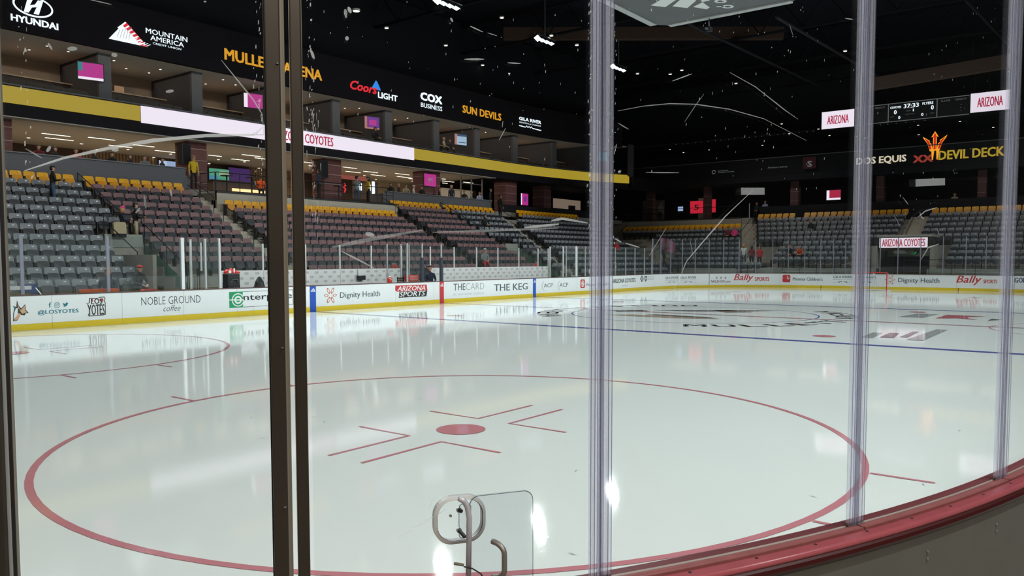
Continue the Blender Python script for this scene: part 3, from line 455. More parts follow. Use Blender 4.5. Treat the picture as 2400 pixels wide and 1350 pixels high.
for s in (57.55, 66.25): D['jt'] = (s-.02, s+.02, 0, .19); bbox_('jt', CAPD, .016, 'panel_gap')

# ------------------------------------------------------------------ shielding glass on the far sides
def gl_run(name, label, s_list, z0, z1, off=.06, post=ALU, pw=.05, parent=None):
    t = parent or thing(name, label, 'glass')
    for a, c in zip(s_list, s_list[1:]):
        sweep('glass_pane', a+.03, c-.03, [(off-.005, z0), (off-.005, z1), (off+.005, z1), (off+.005, z0)], GLASSF, t)
    for s in s_list:
        q = Pm(s, off); e = (Pm(s+.02, off)-q).normalized(); b = MB(); b.box((q.x, q.y, (z0+z1)/2), (pw, .06, z1-z0), post, math.atan2(e.y, e.x)); b.build('support_post', None, t)
    return t
gl_run('end_glass', 'tall clear panes with grey posts behind the far goal', [43.62, 44.76, 45.92, 47.11, 48.29, 49.45, 50.6, 51.76, 52.94, 54.15, 55.25, 56.37, 57.47, 58.35, 59.17, 60.3, 61.45, 62.57, 63.95, 65.3, 66.62, 67.77, 68.9, 70.1, 71.3, 72.5], 1.06, 3.52, post=POSTF)
gl_run('corner_glass', 'low clear panes beyond the visiting bench toward the far corner', [32.8, 34.0, 34.9, 36.1, 37.3, 38.5, 39.85, 41.1, 42.44, 43.5], 1.06, 2.86)
gl_run('side_glass', 'clear panes in front of the grey seats nearest the bench', [1.2, 3.54, 6.09, 8.63], 1.06, 2.87, post=POSTF, pw=.09)
# ------------------------------------------------------------------ arena floor, seating tiers
b = MB(); b.box2((-60, -40, -.12), (70, 50, -.02), CONC); b.build('arena_floor', None, None, kind='structure')
ZT = lambda i: 1.43+.417*i
ZF = lambda i: ZT(i)-.86
YS = lambda i: 16.2+.84*i
XE = lambda i: 33.2+.84*(i-2)
st = struct('side_tier_floor')
def slab(parent, x0, x1, y0, y1, z0, z1, m=CONC, name='tier_slab'):
    b = MB(); b.box2((x0, y0, z0), (x1, y1, z1), m); return b.build(name, None, parent)
for i in range(12):
    y0, y1 = YS(i)-.56, YS(i)+.28; z0 = 0 if i < 1 else ZF(i)-.8
    runs = [(-26, 32.2)]
    if i <= 4: runs = [(-26, -12.75), (-11.15, 13.55), (15.1, 32.2)]
    if i >= 10: runs = [(-26, -4.72), (8.3, 32.2)]
    for a, c in runs: slab(st, a, c, y0, y1, max(0, z0), ZF(i))
et = struct('end_tier_floor')
for i in range(1, 12):
    x0, x1 = XE(i)-.56, XE(i)+.28
    runs = [(-22, 27.5)]
    if i <= 5: runs = [(-22, -2.45), (1.0, 27.5)]
    if i >= 10: runs = [(-22, 12.95)]
    for a, c in runs: slab(et, x0, x1, a, c, max(0, ZF(i)-.8), ZF(i))
# concrete front wall of the far end and its kerb
fw = struct('end_front_wall')
for a, c in ((-22, -2.45), (1.0, 8.9), (11.0, 15.6)): slab(fw, 31.55, 31.8, a, c, 0, ZF(2)-.02, CONG, 'wall_panel')
slab(fw, 31.3, 31.55, -22, -2.45, 0, .78, CONG, 'wall_panel'); slab(fw, 31.3, 31.55, 1.0, 7.4, 0, .78, CONG, 'wall_panel')
slab(fw, 31.3, 31.6, 7.4, 16.5, 0, .95, BROWN, 'wall_panel')
# aisle stairs: pale half steps
def stairs_side(xf, w, r0, r1, name='aisle_stairs_floor'):
    s = struct(name)
    for i in range(r0, r1):
        x = xf(i); slab(s, x-w/2, x+w/2, YS(i)-.57, YS(i)+.28, ZF(i)-.2, ZF(i)+.012, CONL, 'step'); slab(s, x-w/2, x+w/2, YS(i)+.0, YS(i)+.28, ZF(i), ZF(i)+.21, CONL, 'step')
def stairs_end(yf, w, r0, r1, name='aisle_stairs_floor'):
    s = struct(name)
    for i in range(r0, r1):
        y = yf(i); slab(s, XE(i)-.57, XE(i)+.28, y-w/2, y+w/2, ZF(i)-.2, ZF(i)+.012, CONL, 'step'); slab(s, XE(i)+.0, XE(i)+.28, y-w/2, y+w/2, ZF(i), ZF(i)+.21, CONL, 'step')
DR = lambda i: 19.3-.30*(11-i)
EL = lambda i: DR(i)+1.45+(1.5 if i >= 10 else 0)
FR = lambda i: 13.55-.34*(9-i)
GL = lambda i: 12.7-.33*(11-i)
stairs_side(lambda i: -5.35, 1.15, 0, 12); stairs_side(lambda i: 7.93, 1.1, 0, 12); stairs_side(lambda i: DR(i)+.72, 1.25, 0, 12)
stairs_end(lambda i: (FR(i)+GL(i))/2+.1, 1.25, 2, 12); stairs_end(lambda i: -.25, 1.35, 5, 12)
stairs_end(lambda i: 19.0+1.0*(i-4)*.9 if i > 4 else 19.0, 1.3, 1, 9)
# corner infill under the stairs
slab(et, 32.2, 42, 27.4, 34, 0, 5.2, CONC)

# ------------------------------------------------------------------ seats
def seat_meshes(back, pan, post, tagm, gold=False):
    w = .235
    def shell(poly, y0, y1, tilt, z0):
        return lambda u, v, d: (u, d+tilt*(v-z0)+.05*(u/.235)**2*-.35, v)
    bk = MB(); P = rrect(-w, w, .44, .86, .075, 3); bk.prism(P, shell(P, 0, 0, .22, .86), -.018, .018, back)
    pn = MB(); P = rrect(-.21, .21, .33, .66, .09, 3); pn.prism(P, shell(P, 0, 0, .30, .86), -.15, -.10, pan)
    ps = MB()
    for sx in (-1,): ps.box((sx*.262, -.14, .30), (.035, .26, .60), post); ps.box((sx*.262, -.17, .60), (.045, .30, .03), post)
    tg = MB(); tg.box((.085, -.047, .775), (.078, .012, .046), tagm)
    j = MB(); 
    for q in (bk, pn, ps, tg):
        for f, mi in zip(q.f, q.m): pass
        j.v += [tuple(v) for v in q.v]; n0 = len(j.v)-len(q.v)
        for f, mi in zip(q.f, q.m): j.f.append(tuple(n0+k for k in f)); j.m.append(j.mi(q.mats[mi]))
    return bk.mesh('seat_back'), pn.mesh('seat_pan'), ps.mesh('seat_post'), tg.mesh('seat_tag'), j
TAGR = mat('tag_dull', (.20, .12, .10), .5, vary=0); TAGY = mat('tag_gold', (.55, .28, .02), .5, vary=0)
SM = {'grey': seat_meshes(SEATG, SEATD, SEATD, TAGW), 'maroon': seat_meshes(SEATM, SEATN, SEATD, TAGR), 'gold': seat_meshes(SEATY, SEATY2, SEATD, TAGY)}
ALLSEATS = []   # (size_px, kind, pos, rz, row, idx, section)
PITCH = .525
def add_row(kind, pts, rz, row, section):
    vis = []
    for p in pts:
        u, v, z = proj((p[0], p[1], p[2]+.7))
        if -12 < u < 2412 and z > 1: vis.append((u, z, p))
    vis.sort()
    for k, (u, z, p) in enumerate(vis): ALLSEATS.append([FP/z*.5, kind, p, rz, row, k+1, section])
def srow(i, x0, x1, kind, section, r0, even=True):
    n = max(1, int((x1-x0)/PITCH+.02)); g = (x1-x0)/n
    add_row('gold' if kind == 'gold' else kind, [(x0+g*(k+.5), YS(i), ZF(i)) for k in range(n)], 0, i-r0+1, section)
def erow(i, y0, y1, kind, section, r0):
    n = max(1, int((y1-y0)/PITCH+.02)); g = (y1-y0)/n
    add_row(kind, [(XE(i), y0+g*(k+.5), ZF(i)) for k in range(n)], -PI/2, i-r0+1, section)
for i in range(12):
    kg = 'gold' if i == 11 else 'grey'; km = 'gold' if i == 11 else 'maroon'
    srow(i, -20.1, -12.9 if i <= 5 else -11.35, kg, 'before the landing stairs', 0)
    if i >= 2: srow(i, -11.0 if i >= 3 else -10.4, -6.0, km, 'past the landing stairs', 2)
    if i <= 9 and i >= 1: srow(i, -4.72, 7.36, 'gold' if i == 9 else 'maroon', 'behind the bench wall', 1)
    if i >= 1: srow(i, 8.55, 13.3, km, 'past the suited man', 1)
    srow(i, 13.65 if i >= 6 else 15.2, DR(i), kg, 'past the seated dark-shirted fan', 0)
    srow(i, EL(i), 31.2 if i > 3 else 30.2, kg, 'of the far side corner', 0)
for i in range(1, 12):
    kg = 'gold' if i == 11 else 'grey'
    if i <= 9:
        hi = 17.3 if i <= 4 else (18.3+(i-5)*1.3 if i < 8 else 24.6)
        erow(i, FR(i) if i > 1 else 9.2, hi if i != 9 else 25.2, 'gold' if i == 9 else 'grey', 'below the grey parapet', 1)
    if i >= 2:
        if i == 11: erow(i, .55, 8.7, 'gold', 'left of the tunnel', 2); erow(i, 9.4, 12.7, 'gold', 'by the far stairs', 2)
        elif i >= 6: erow(i, .55, GL(i), kg, 'left of the tunnel', 2)
        else: erow(i, 3.0, 8.75, kg, 'left of the tunnel', 2)
        erow(i, -14.5, -1.05 if i >= 6 else -3.35, kg, 'right of the tunnel', 2)
# front row of the far corner, beside the people in the aisle

LIM = 300
KW = {'grey': 'dark grey folding seat', 'maroon': 'maroon-backed folding seat', 'gold': 'gold folding seat'}
for kind in ('grey', 'maroon', 'gold'):
    L = sorted([s for s in ALLSEATS if s[1] == kind], key=lambda s: -s[0]); bk, pn, ps, tg, j = SM[kind]; jm = j.mesh('seat_whole')
    rest = MB()
    for q, (sz, k_, p, rz, row, idx, sec) in enumerate(L):
        if q < LIM:
            lab = f'{KW[kind]}, {ORD[row]} row up, {ORD[idx]} from left, {sec}' if kind != 'gold' else f'{KW[kind]}, {ORD[idx]} from left in the top row {sec}'
            if sz > 21:
                t = thing('stadium_seat', lab, 'seat', p, rz, kind+' stadium seats')
                link('backrest', bk, t); link('seat_pan', pn, t); link('side_post', ps, t); link('number_tag', tg, t)
            else:
                t = link('stadium_seat', jm); t.location = p; t.rotation_euler = (0, 0, rz); tag(t, lab, 'seat', kind+' stadium seats')
        else:
            R = Matrix.Rotation(rz, 3, 'Z'); n0 = len(rest.v); rest.v += [tuple(R@Vector(v)+Vector(p)) for v in j.v]
            if not rest.mats: rest.mats = list(j.mats)
            rest.f += [tuple(n0+a for a in f) for f in j.f]; rest.m += j.m
    if rest.v:
        o = rest.build('more_stadium_seats', None, None, kind='stuff'); tag(o, f'further rows of {kind} folding seats beyond the nearest sections', 'seats')

# ------------------------------------------------------------------ hand rails, landings
def rail(name, label, pts, posts=(), r=.022, m=RAIL, drop=.95, mid=True, cat='handrail'):
    t = thing(name, label, cat); b = MB(); b.tube(pts, r, 6); b.build('top_rail', m, t)
    for p in posts: b = MB(); b.tube([p, (p[0], p[1], p[2]-drop)], r*.9, 6); b.build('rail_post', m, t)
    if mid: b = MB(); b.tube([(p[0], p[1], p[2]-.42) for p in pts], r*.7, 6); b.build('mid_rail', m, t)
    return t
def side_rail(label, x, i0, i1, mid=True):
    P = [(x, YS(i), ZF(i)+.98) for i in (i0, i1)]
    return rail('handrail', label, P, [P[0], P[1], tuple((Vector(P[0])+Vector(P[1]))/2)], mid=mid)
side_rail('black handrail between the first grey seats and maroon seats above the landing', -11.18, 11, 6, False)
side_rail('upper black handrail on the stairs below the yellow-shirted usher', -5.3, 12, 9)
side_rail('lower black handrail beside the first gold seats behind the gate posts', -5.3, 8, 2)
side_rail('upper black handrail on the stairs right of the middle gold row', 7.9, 11, 8)
side_rail('lower black handrail on the stairs right of the middle maroon seats', 7.9, 7, 2)
side_rail('black handrail splitting maroon seats from grey seats with white tags', 13.48, 11, 6, False)
side_rail('upper black handrail on the stairs below the two guards', 19.6, 11, 8); side_rail('lower black handrail on the stairs under the two guards', 18.3, 6, 1)
def end_rail(label, y, i0, i1):
    P = [(XE(i), y, ZF(i)+.98) for i in (i0, i1)]; return rail('handrail', label, P, [P[0], P[1]], mid=False)
end_rail('thin black handrail on the stairs behind the three aisle fans', 12.9, 11, 4); end_rail('black handrail on the stairs above the lit tunnel sign', -.1, 11, 6)
end_rail('black handrail on corner stairs beside the lone gold seat', 24.9, 9, 6); end_rail('lower black handrail on the corner stairs behind the flag carrier', 19.2, 5, 1)
for (x, y0, y1, z, lab) in ((31.5, 1.1, 7.3, 2.02, 'black guard rail in front of far seats left of the net'), (31.5, -2.6, -13.5, 2.02, 'black guard rail in front of far seats right of the tunnel')):
    n = 5 if y0 > 0 else 8; ps = [(x, y0+(y1-y0)*k/n, z) for k in range(n+1)]
    t = rail('guard_rail', lab, [ps[0], ps[-1]], [(p[0], p[1], p[2]) for p in ps], drop=1.2, cat='rail')
    b = MB(); b.tube([(x, y0, z-.85), (x, y1, z-.85)], .02, 6); b.build('bottom_rail', STEEL, t)
# vomitory landing between the first grey and maroon sections
lw = struct('landing_wall')
slab(lw, -12.85, -11.05, 19.85, 20.0, 2.2, 2.62, CONG, 'landing_slab'); slab(lw, -12.75, -11.15, 19.75, 19.83, 2.62, 3.16, CONG, 'front_panel'); slab(lw, -12.75, -12.6, 16.0, 19.7, 0, 2.3, CONC, 'side_wall'); slab(lw, -12.6, -11.2, 19.72, 19.8, 1.9, 2.6, CONC, 'lintel_panel'); slab(lw, -12.75, -11.15, 19.84, 20.0, 0, 2.2, BROWN, 'passage_end')
rail('landing_rail', 'black guard rail round the landing under the pink hat fan', [(-12.78, 20.4, 3.98), (-12.78, 19.7, 3.98), (-11.1, 19.7, 3.98)], [(-12.78, 19.7, 3.98), (-11.1, 19.7, 3.98)], drop=1.4, mid=False, cat='rail')
t = rail('stair_guard', 'black sloping stair guard with green glass beside maroon seats', [(-11.1, 19.7, 3.6), (-11.05, 16.4, 1.75)], [(-11.1, 19.7, 3.6), (-11.08, 18.0, 2.65), (-11.05, 16.4, 1.75)], drop=1.9, mid=False, cat='rail')
b = MB(); b.add([(-11.12, 19.6, 2.75), (-11.12, 19.6, 2.0), (-11.12, 16.4, .55), (-11.12, 16.4, 1.15)], [(0, 1, 2, 3)]); b.add([(-11.10, 19.6, 2.75), (-11.10, 19.6, 2.0), (-11.10, 16.4, .55), (-11.10, 16.4, 1.15)], [(3, 2, 1, 0)]); b.build('glass_panel', GREENG, t)
rail('stair_guard', 'black sloping handrail left of landing ending at bar gate', [(-12.6, 19.6, 3.5), (-12.5, 17.6, 2.4)], [(-12.5, 17.6, 2.4)], drop=1.3, mid=False, cat='rail')
for gx, gy, gz, n, lab in ((-11.95, 18.2, 1.25, 7, 'black barred gate under the landing'), (-11.6, 15.4, .1, 9, 'black barred gate beside the red-capped fan')):
    t = thing('bar_gate', lab, 'gate', (gx, gy, gz)); H = 1.0 if gz > 1 else 1.35
    for k in range(n): b = MB(); b.tube([(-.4+.8*k/(n-1), 0, 0), (-.4+.8*k/(n-1), 0, H)], .016, 5); b.build('bar', RAIL, t)
    b = MB(); b.tube([(-.4, 0, 0), (-.4, 0, H), (.4, 0, H), (.4, 0, 0), (-.4, 0, 0.02)], .02, 6); b.build('gate_frame', RAIL, t)
# matching landing in the section past the benches
lw2 = struct('far_landing_wall')
slab(lw2, 13.6, 15.05, 19.75, 19.83, 2.62, 3.16, CONG, 'front_panel'); slab(lw2, 13.6, 15.05, 19.85, 20.0, 2.2, 2.62, CONG, 'landing_slab'); slab(lw2, 13.6, 15.05, 19.84, 20.0, 0, 2.2, BROWN, 'passage_end')
rail('landing_rail', 'black guard rail on the landing past the benches', [(13.55, 19.7, 3.95), (15.05, 19.7, 3.95)], [(13.55, 19.7, 3.95), (15.05, 19.7, 3.95)], drop=1.4, mid=False, cat='rail')
t = rail('stair_guard', 'grey sloping stair guard with green glass past the benches', [(15.1, 19.7, 3.6), (15.1, 16.2, 1.7)], [(15.1, 19.7, 3.6), (15.1, 16.2, 1.7)], m=STEEL, drop=1.5, mid=False, cat='rail')
b = MB(); b.box2((15.08, 16.4, .70), (15.10, 19.6, .72)); b.add([(15.1, 19.6, 2.75), (15.1, 19.6, 2.0), (15.1, 16.4, .6), (15.1, 16.4, 1.2)], [(0, 1, 2, 3)]); b.build('glass_panel', GREENG, t)
# far tunnel
tn = struct('tunnel_wall')
slab(tn, 32.5, 38, 1.0, 1.25, 0, 3.0, CONC, 'side_wall'); slab(tn, 32.5, 38, -2.7, -2.45, 0, 3.0, CONC, 'side_wall'); slab(tn, 32.9, 35.9, -2.5, 1.05, 3.62, 3.78, CONC, 'tunnel_roof'); slab(tn, 38, 38.2, -2.7, 1.25, 0, 3.6, BROWN, 'tunnel_end'); slab(tn, 33.0, 33.1, -2.5, 1.05, 2.68, 2.86, BROWN, 'lintel_panel')
t = thing('tunnel_door', 'dark roll-up door inside the tunnel under the lit sign', 'door', (36.5, -.9, 0)); b = MB(); b.box((0, 0, 1.1), (.08, 2.0, 2.2), DARK); b.build('door_panel', None, t)
for k in range(5): b = MB(); b.box((-.045, 0, .3+.42*k), (.02, 1.96, .03), mat('door_rib', (.05, .06, .07), .5, vary=0)); b.build('door_rib', None, t)
for yy in (.85, -1.0): b = MB(); b.box((-.03, yy-.0, 1.1), (.1, .1, 2.25), mat('door_jamb', (.06, .06, .06), .6, vary=0)); b.build('door_jamb', None, t)
t = thing('tunnel_display', 'lit pink ribbon display with crimson lettering over the far tunnel', 'display', (32.85, -.68, 3.22)); b = MB(); b.box((0.06, 0, 0), (.12, 3.2, .76), BLK); b.build('display_case', None, t)
b = MB(); b.add([(-.006, 1.55, -.35), (-.006, -1.55, -.35), (-.006, -1.55, .35), (-.006, 1.55, .35)], [(0, 1, 2, 3)], LEDP); b.build('lit_face', None, t)
text('display_lettering', 'ARIZONA COYOTES', LEDCR, lambda u, v, d: (-.006-d, -u, v), -1.38, 1.40, -.27, .27, t, bold=.02, d=.006)
t = thing('exit_sign', 'green lit exit sign inside the far tunnel', 'sign', (35.5, -.9, 2.5)); b = MB(); b.box((0, 0, 0), (.08, .42, .24), BLK); b.build('sign_case', None, t); text('sign_lettering', 'EXIT', EXITG, lambda u, v, d: (-.041-d, -u, v), -.17, .17, -.08, .08, t, bold=.05, d=.004)
# ------------------------------------------------------------------ players' benches
t = thing('bench_wall', 'white bench back wall printed with small repeated lettering', 'wall')
PX = [-10.6, -8.64, -6.49, -4.6, -2.71, -.73, 1.3, 3.11, 4.95, 6.81, 8.77, 10.68, 11.75]
for a, c in zip(PX, PX[1:]):
    if a < -.8 or a >= 1.2:
        b = MB(); b.box2((a+.008, 14.9, .15), (c-.008, 14.98, 1.67), WHT); b.build('wall_panel', None, t)
k = 0; x = -10.45
while x < 11.6:
    for r, z in enumerate((1.56, 1.36, 1.16)):
        xx = x+(.25 if r == 1 else 0)
        if (-.85 < xx < 1.45): continue
        if xx < -10.3 and r == 1: continue
        text('wall_lettering', 'COX', I_SLATE, on_y(14.9), xx-.095, xx+.095, z-.032, z+.032, t, bold=.02, d=.004)
        b = MB(); b.add([(xx-.095, 14.896, z-.058), (xx+.095, 14.896, z-.058), (xx+.095, 14.896, z-.046), (xx-.095, 14.896, z-.046)], [(0, 1, 2, 3)], I_GREY); b.build('wall_underline', None, t)
    x += .50
b = MB(); b.box2((-10.6, 13.1, 0), (11.75, 15.0, .25), CONC); b.build('bench_floor', None, None, kind='structure')
for a, c, lab in ((-10.3, -1.6, 'long black players bench before the near white wall'), (2.2, 11.4, 'long black players bench before the far white wall')):
    q = thing('players_bench', lab, 'bench', ((a+c)/2, 14.5, .25)); b = MB(); b.box((0, 0, .42), (c-a, .32, .06), BLK); b.build('seat_board', None, q)
    for m_ in range(5): b = MB(); b.box(((c-a)*(m_/4-.5)*.96, 0, .19), (.06, .28, .40), STEEL); b.build('leg', None, q)
t = thing('bench_glass', 'clear panes with white posts standing on the bench wall', 'glass')
GX = [-11.4]+PX
for a, c in zip(GX, GX[1:]):
    b = MB(); b.box2((a+.03, 14.93, 1.67), (c-.03, 14.945, 2.74)); b.build('glass_pane', GLASSF, t)
for a in GX: b = MB(); b.box((a, 14.937, 2.215), (.05, .05, 1.08), WHT); b.build('support_post', None, t)
for x0 in (-11.85, 11.9):       # return panes at the bench ends
    for y0, y1 in ((12.98, 13.9), (13.95, 14.9)): b = MB(); b.box2((x0-.006, y0, 1.06), (x0+.006, y1, 2.86)); b.build('return_pane', GLASSF, t)
    for y0 in (13.0, 13.92, 14.9): b = MB(); b.box((x0, y0, 1.9), (.07, .07, 1.95), WHT); b.build('return_post', None, t)
b = MB(); b.box((-13.29, 12.99, 1.97), (.11, .09, 1.8), WHT); b.build('end_post', None, t)
for a, c in ((-13.25, -12.45), (-12.4, -11.9)): b = MB(); b.box2((a, 12.985, 1.06), (c, 12.997, 2.86)); b.build('end_pane', GLASSF, t)
for xx in (-12.42, -11.87): b = MB(); b.box((xx, 12.99, 1.95), (.05, .06, 1.78), ALU); b.build('end_post', None, t)
# reporter box between the benches
t = thing('reporter_box', 'glass booth between the benches with two dark padded posts', 'booth')
for xx in (-1.33, .0): b = MB(); b.tube([(xx, 12.98, 1.06), (xx, 12.98, 2.18)], .095, 12, mat('pad_navy', (.028, .035, .055), .6)); b.build('padded_post', None, t)
for xx, y in ((-2.3, 12.98), (-1.74, 14.9), (-1.32, 12.98), (-.83, 14.9), (-.27, 14.9), (0, 12.98)): b = MB(); b.box((xx, y, 1.95), (.06, .06, 1.8), ALU); b.build('booth_post', None, t)
for x0, x1, y in ((-2.27, -1.36, 12.98), (-1.7, -.86, 14.9), (-.8, -.3, 14.9)): b = MB(); b.box2((x0, y-.006, 1.06), (x1, y+.006, 2.82)); b.build('booth_pane', GLASSF, t)
b = MB(); b.box2((-2.4, 13.0, .98), (-.9, 13.5, 1.04), CAPD); b.build('counter', None, t)
# loose items by the benches
def bottle_mesh():
    b = MB(); b.lathe([(.035, 0), (.037, .02), (.037, .15), (.028, .18), (.013, .195), (.013, .22)], n=10); return b.mesh('bottle', RED, True)
BOT = bottle_mesh(); CAPM = MB(); CAPM.lathe([(.015, .20), (.015, .235), (.006, .25)], n=8); CAPM = CAPM.mesh('cap', WHT)
def bottle(x, y, z, lab):
    t = thing('water_bottle', lab, 'bottle', (x, y, z), 0, 'red water bottles by the benches'); link('bottle_body', BOT, t); link('bottle_cap', CAPM, t)
t = thing('equipment_bag', 'tall black equipment bag standing at the near bench end', 'bag', (-11.12, 13.4, .75)); b = MB(); P = rrect(-.28, .28, -.2, .2, .08)
b.prism(P, lambda u, v, d: (u*(1-.06*(d-.4)**2), v, d), 0, .38, BLK); b.prism(P, lambda u, v, d: (u*.97, v*.97, d), .38, .82, BLK); b.build('bag_body', None, t)
b = MB(); b.tube([(-.15, -.2, .5), (-.1, -.26, .62), (.1, -.26, .62), (.15, -.2, .5)], .018, 6); b.build('bag_handle', mat('strap_grey', (.12, .12, .13), .7), t); text('bag_lettering', '18', mat('ink_dim', (.22, .22, .23), .6, vary=0), lambda u, v, d: (u, -.206, v), -.02, .16, .18, .36, t, bold=.03)
t = thing('red_towel', 'red and white towel heaped on the black equipment bag', 'towel', (-11.12, 13.4, 1.585)); b = MB()
for k, (dx, h) in enumerate(((-.16, .16), (-.02, .20), (.13, .17), (.22, .10))): b.lathe([(.12, 0), (.13, .05), (.10, h*.7), (.03, h)], (dx, .02*(-1)**k, 0), 9)
b.build('towel_folds', RED, t, True); b = MB(); b.box((-.14, -.14, .07), (.10, .03, .10), WHT); b.box((0.04, -.14, .12), (.05, .03, .16), WHT); b.build('towel_stripe', None, t)
t = thing('skate_rack', 'black conical rack of straps by the white bench wall', 'rack', (-9.83, 13.5, .9)); b = MB(); b.lathe([(.24, 0), (.22, .1), (.16, .35), (.06, .52), (.02, .55)], n=10); b.build('rack_core', BLK, t)
for k in range(9):
    a = k*2.4; r = .2-.018*k; b = MB(); b.tube([(r*math.cos(a), r*math.sin(a), .05+.05*k), (1.25*r*math.cos(a+.4), 1.25*r*math.sin(a+.4), .10+.05*k), (.9*r*math.cos(a+.9), .9*r*math.sin(a+.9), .03+.05*k)], .02, 5); b.build('strap', BLK, t)
t = thing('tablet_stand', 'white tablet screen on a black base hung at the wall', 'tablet', (-3.5, 14.85, 1.2)); b = MB(); b.box((0, -.03, .30), (.24, .03, .34), WHT); b.build('tablet_screen', None, t); b = MB(); b.box((0.02, -.08, .06), (.40, .14, .20), BLK); b.build('tablet_base', None, t)
for (x, y, z, lab) in ((-1.3, 14.95, 1.67, 'first red bottle on the wall top above the red jug'), (-1.2, 14.95, 1.67, 'second red bottle on the wall top above the red jug'), (-1.1, 14.95, 1.67, 'third red bottle on the wall top above the red jug')): bottle(x, y, z, lab)
for k in range(2): bottle(10.5+.1*k, 14.95, 1.67, ('nearer', 'farther')[k]+' red bottle on the wall top at the far bench end')
t = thing('bottle_crate', 'red drinks crate of bottles with white print beside the padded post', 'crate', (-1.75, 13.25, 1.045)); b = MB(); b.box((0, 0, .05), (.60, .3, .03), RED); b.build('crate_base', None, t)
for y in (-.14, .14): b = MB(); b.box((0, y, .19), (.60, .02, .28), RED); b.build('crate_side', None, t)
for x in (-.29, .29): b = MB(); b.box((x, 0, .19), (.02, .28, .28), RED); b.build('crate_end', None, t)
text('crate_lettering', 'COYOTES', I_WHT, lambda u, v, d: (u, -.155, v), -.24, .24, .22, .29, t, bold=.03); text('crate_lettering', 'COYOTES', I_WHT, lambda u, v, d: (u, -.155, v), -.24, .24, .09, .16, t, bold=.03)
for k in range(5): bottle(-1.97+.11*k, 13.25, 1.11, ORD[k+1]+' bottle from left in the red crate')
t = thing('red_jug', 'red jug with white strap on the boards left of the chair', 'jug', (-3.2, 13.2, 1.0)); b = MB(); b.lathe([(.10, 0), (.11, .03), (.11, .24), (.07, .29), (.05, .31)], n=12); b.build('jug_body', RED, t, True); b = MB(); b.lathe([(.055, .31), (.055, .35), (.02, .36)], n=10); b.build('jug_lid', I_WHT, t); b = MB(); b.tube([(-.09, -.08, .26), (.02, -.13, .2), (.12, -.1, .1), (.25, -.1, .02)], .012, 5); b.build('jug_strap', WHT, t)
t = thing('scorer_chair', 'black slatted chair back behind the boards beside the crate', 'chair', (-2.1, 13.6, .5)); b = MB()
for z in (.55, .64, .73): q = MB(); q.box((0, 0, z), (.42, .03, .055), BLK); q.build('back_slat', None, t)
for x in (-.2, .2): q = MB(); q.box((x, .02, .4), (.03, .03, .8), BLK); q.build('chair_post', None, t)
q = MB(); q.box((0, .22, .40), (.44, .44, .05), BLK); q.build('seat', None, t)
# goal
t = thing('hockey_goal', 'red hockey goal with white netting on the far goal line', 'goal', (27.13, 0, 0)); r = .03
b = MB(); b.tube([(0, -.93, 0), (0, -.93, 1.2)], r, 10); b.build('goal_post', RED, t); b = MB(); b.tube([(0, .93, 0), (0, .93, 1.2)], r, 10); b.build('goal_post', RED, t); b = MB(); b.tube([(0, -.96, 1.2), (0, .96, 1.2)], r, 10); b.build('crossbar', RED, t)
b = MB(); b.tube([(0, -.93, .03), (.75, -1.02, .03), (1.05, -.6, .03), (1.1, 0, .03), (1.05, .6, .03), (.75, 1.02, .03), (0, .93, .03)], .03, 8); b.build('base_frame', WHT, t); b = MB(); b.tube([(0, -.93, 1.2), (.45, -.75, 1.2), (.55, 0, 1.2), (.45, .75, 1.2), (0, .93, 1.2)], .02, 8); b.build('top_frame', WHT, t); b = MB(); b.tube([(.55, 0, 1.2), (1.1, 0, .03)], .025, 8); b.build('centre_bar', WHT, t)
b = MB()
for k in range(13):
    y = -.9+.15*k; b.tube([(.5-.1*abs(y), y*.85, 1.18), (1.06-.25*abs(y), y, .05)], .005, 3, cap=False)
for z in (.2, .4, .6, .8, 1.0): f = (1.2-z)/1.15; b.tube([(0, -.93, z), (.45+.35*f, -.8, z), (.55+.5*f, 0, z), (.45+.35*f, .8, z), (0, .93, z)], .005, 3, cap=False)
for k in range(4): b.tube([(.1+.1*k, -.93, 1.18), (.2+.18*k, -.95, .04)], .005, 3, cap=False); b.tube([(.1+.1*k, .93, 1.18), (.2+.18*k, .95, .04)], .005, 3, cap=False)
b.build('goal_net', NET, t, kind='stuff')
# ------------------------------------------------------------------ concourse behind the side stands
def wbox(parent, a, c, m, name): b = MB(); b.box2(a, c, m); return b.build(name, None, parent)
cf = struct('concourse_floor')
wbox(cf, (-30, 26.2, 5.5), (34, 38, 5.84), CONC, 'slab'); wbox(cf, (-4.72, 24.42, 5.2), (8.3, 26.2, 5.60), CONC, 'slab'); wbox(cf, (19.4, 26.0, 5.5), (46, 34, 5.84), CONC, 'slab')
cw = struct('concourse_front_wall')
wbox(cw, (-4.72, 24.38, 4.3), (8.2, 24.52, 5.58), CONL, 'concrete_panel'); wbox(cw, (-4.72, 24.36, 5.58), (8.2, 24.54, 5.68), BLK, 'base_strip')
wbox(cw, (-26, 26.05, 5.4), (-5.45, 26.25, 6.86), LEDGE, 'ledge_panel'); wbox(cw, (-26, 25.98, 6.86), (-5.42, 26.3, 6.91), mat('ledge_cap', (.17, .17, .18), .5), 'ledge_cap')
wbox(cw, (8.9, 26.05, 5.4), (19.95, 26.25, 6.62), LEDGE, 'ledge_panel'); wbox(cw, (8.88, 25.98, 6.62), (19.98, 26.3, 6.67), mat('ledge_cap', (.17, .17, .18), .5), 'ledge_cap')
wbox(cw, (21.0, 26.05, 5.4), (34, 26.2, 6.45), DARK, 'ledge_panel'); wbox(cw, (-5.45, 26.1, 5.84), (-5.2, 27.4, 6.5), LEDGE, 'ledge_return'); wbox(cw, (8.6, 26.1, 5.84), (8.9, 27.6, 6.5), LEDGE, 'ledge_return')
SLAT = mat('wall_slat_wood', (.20, .135, .085), .6)
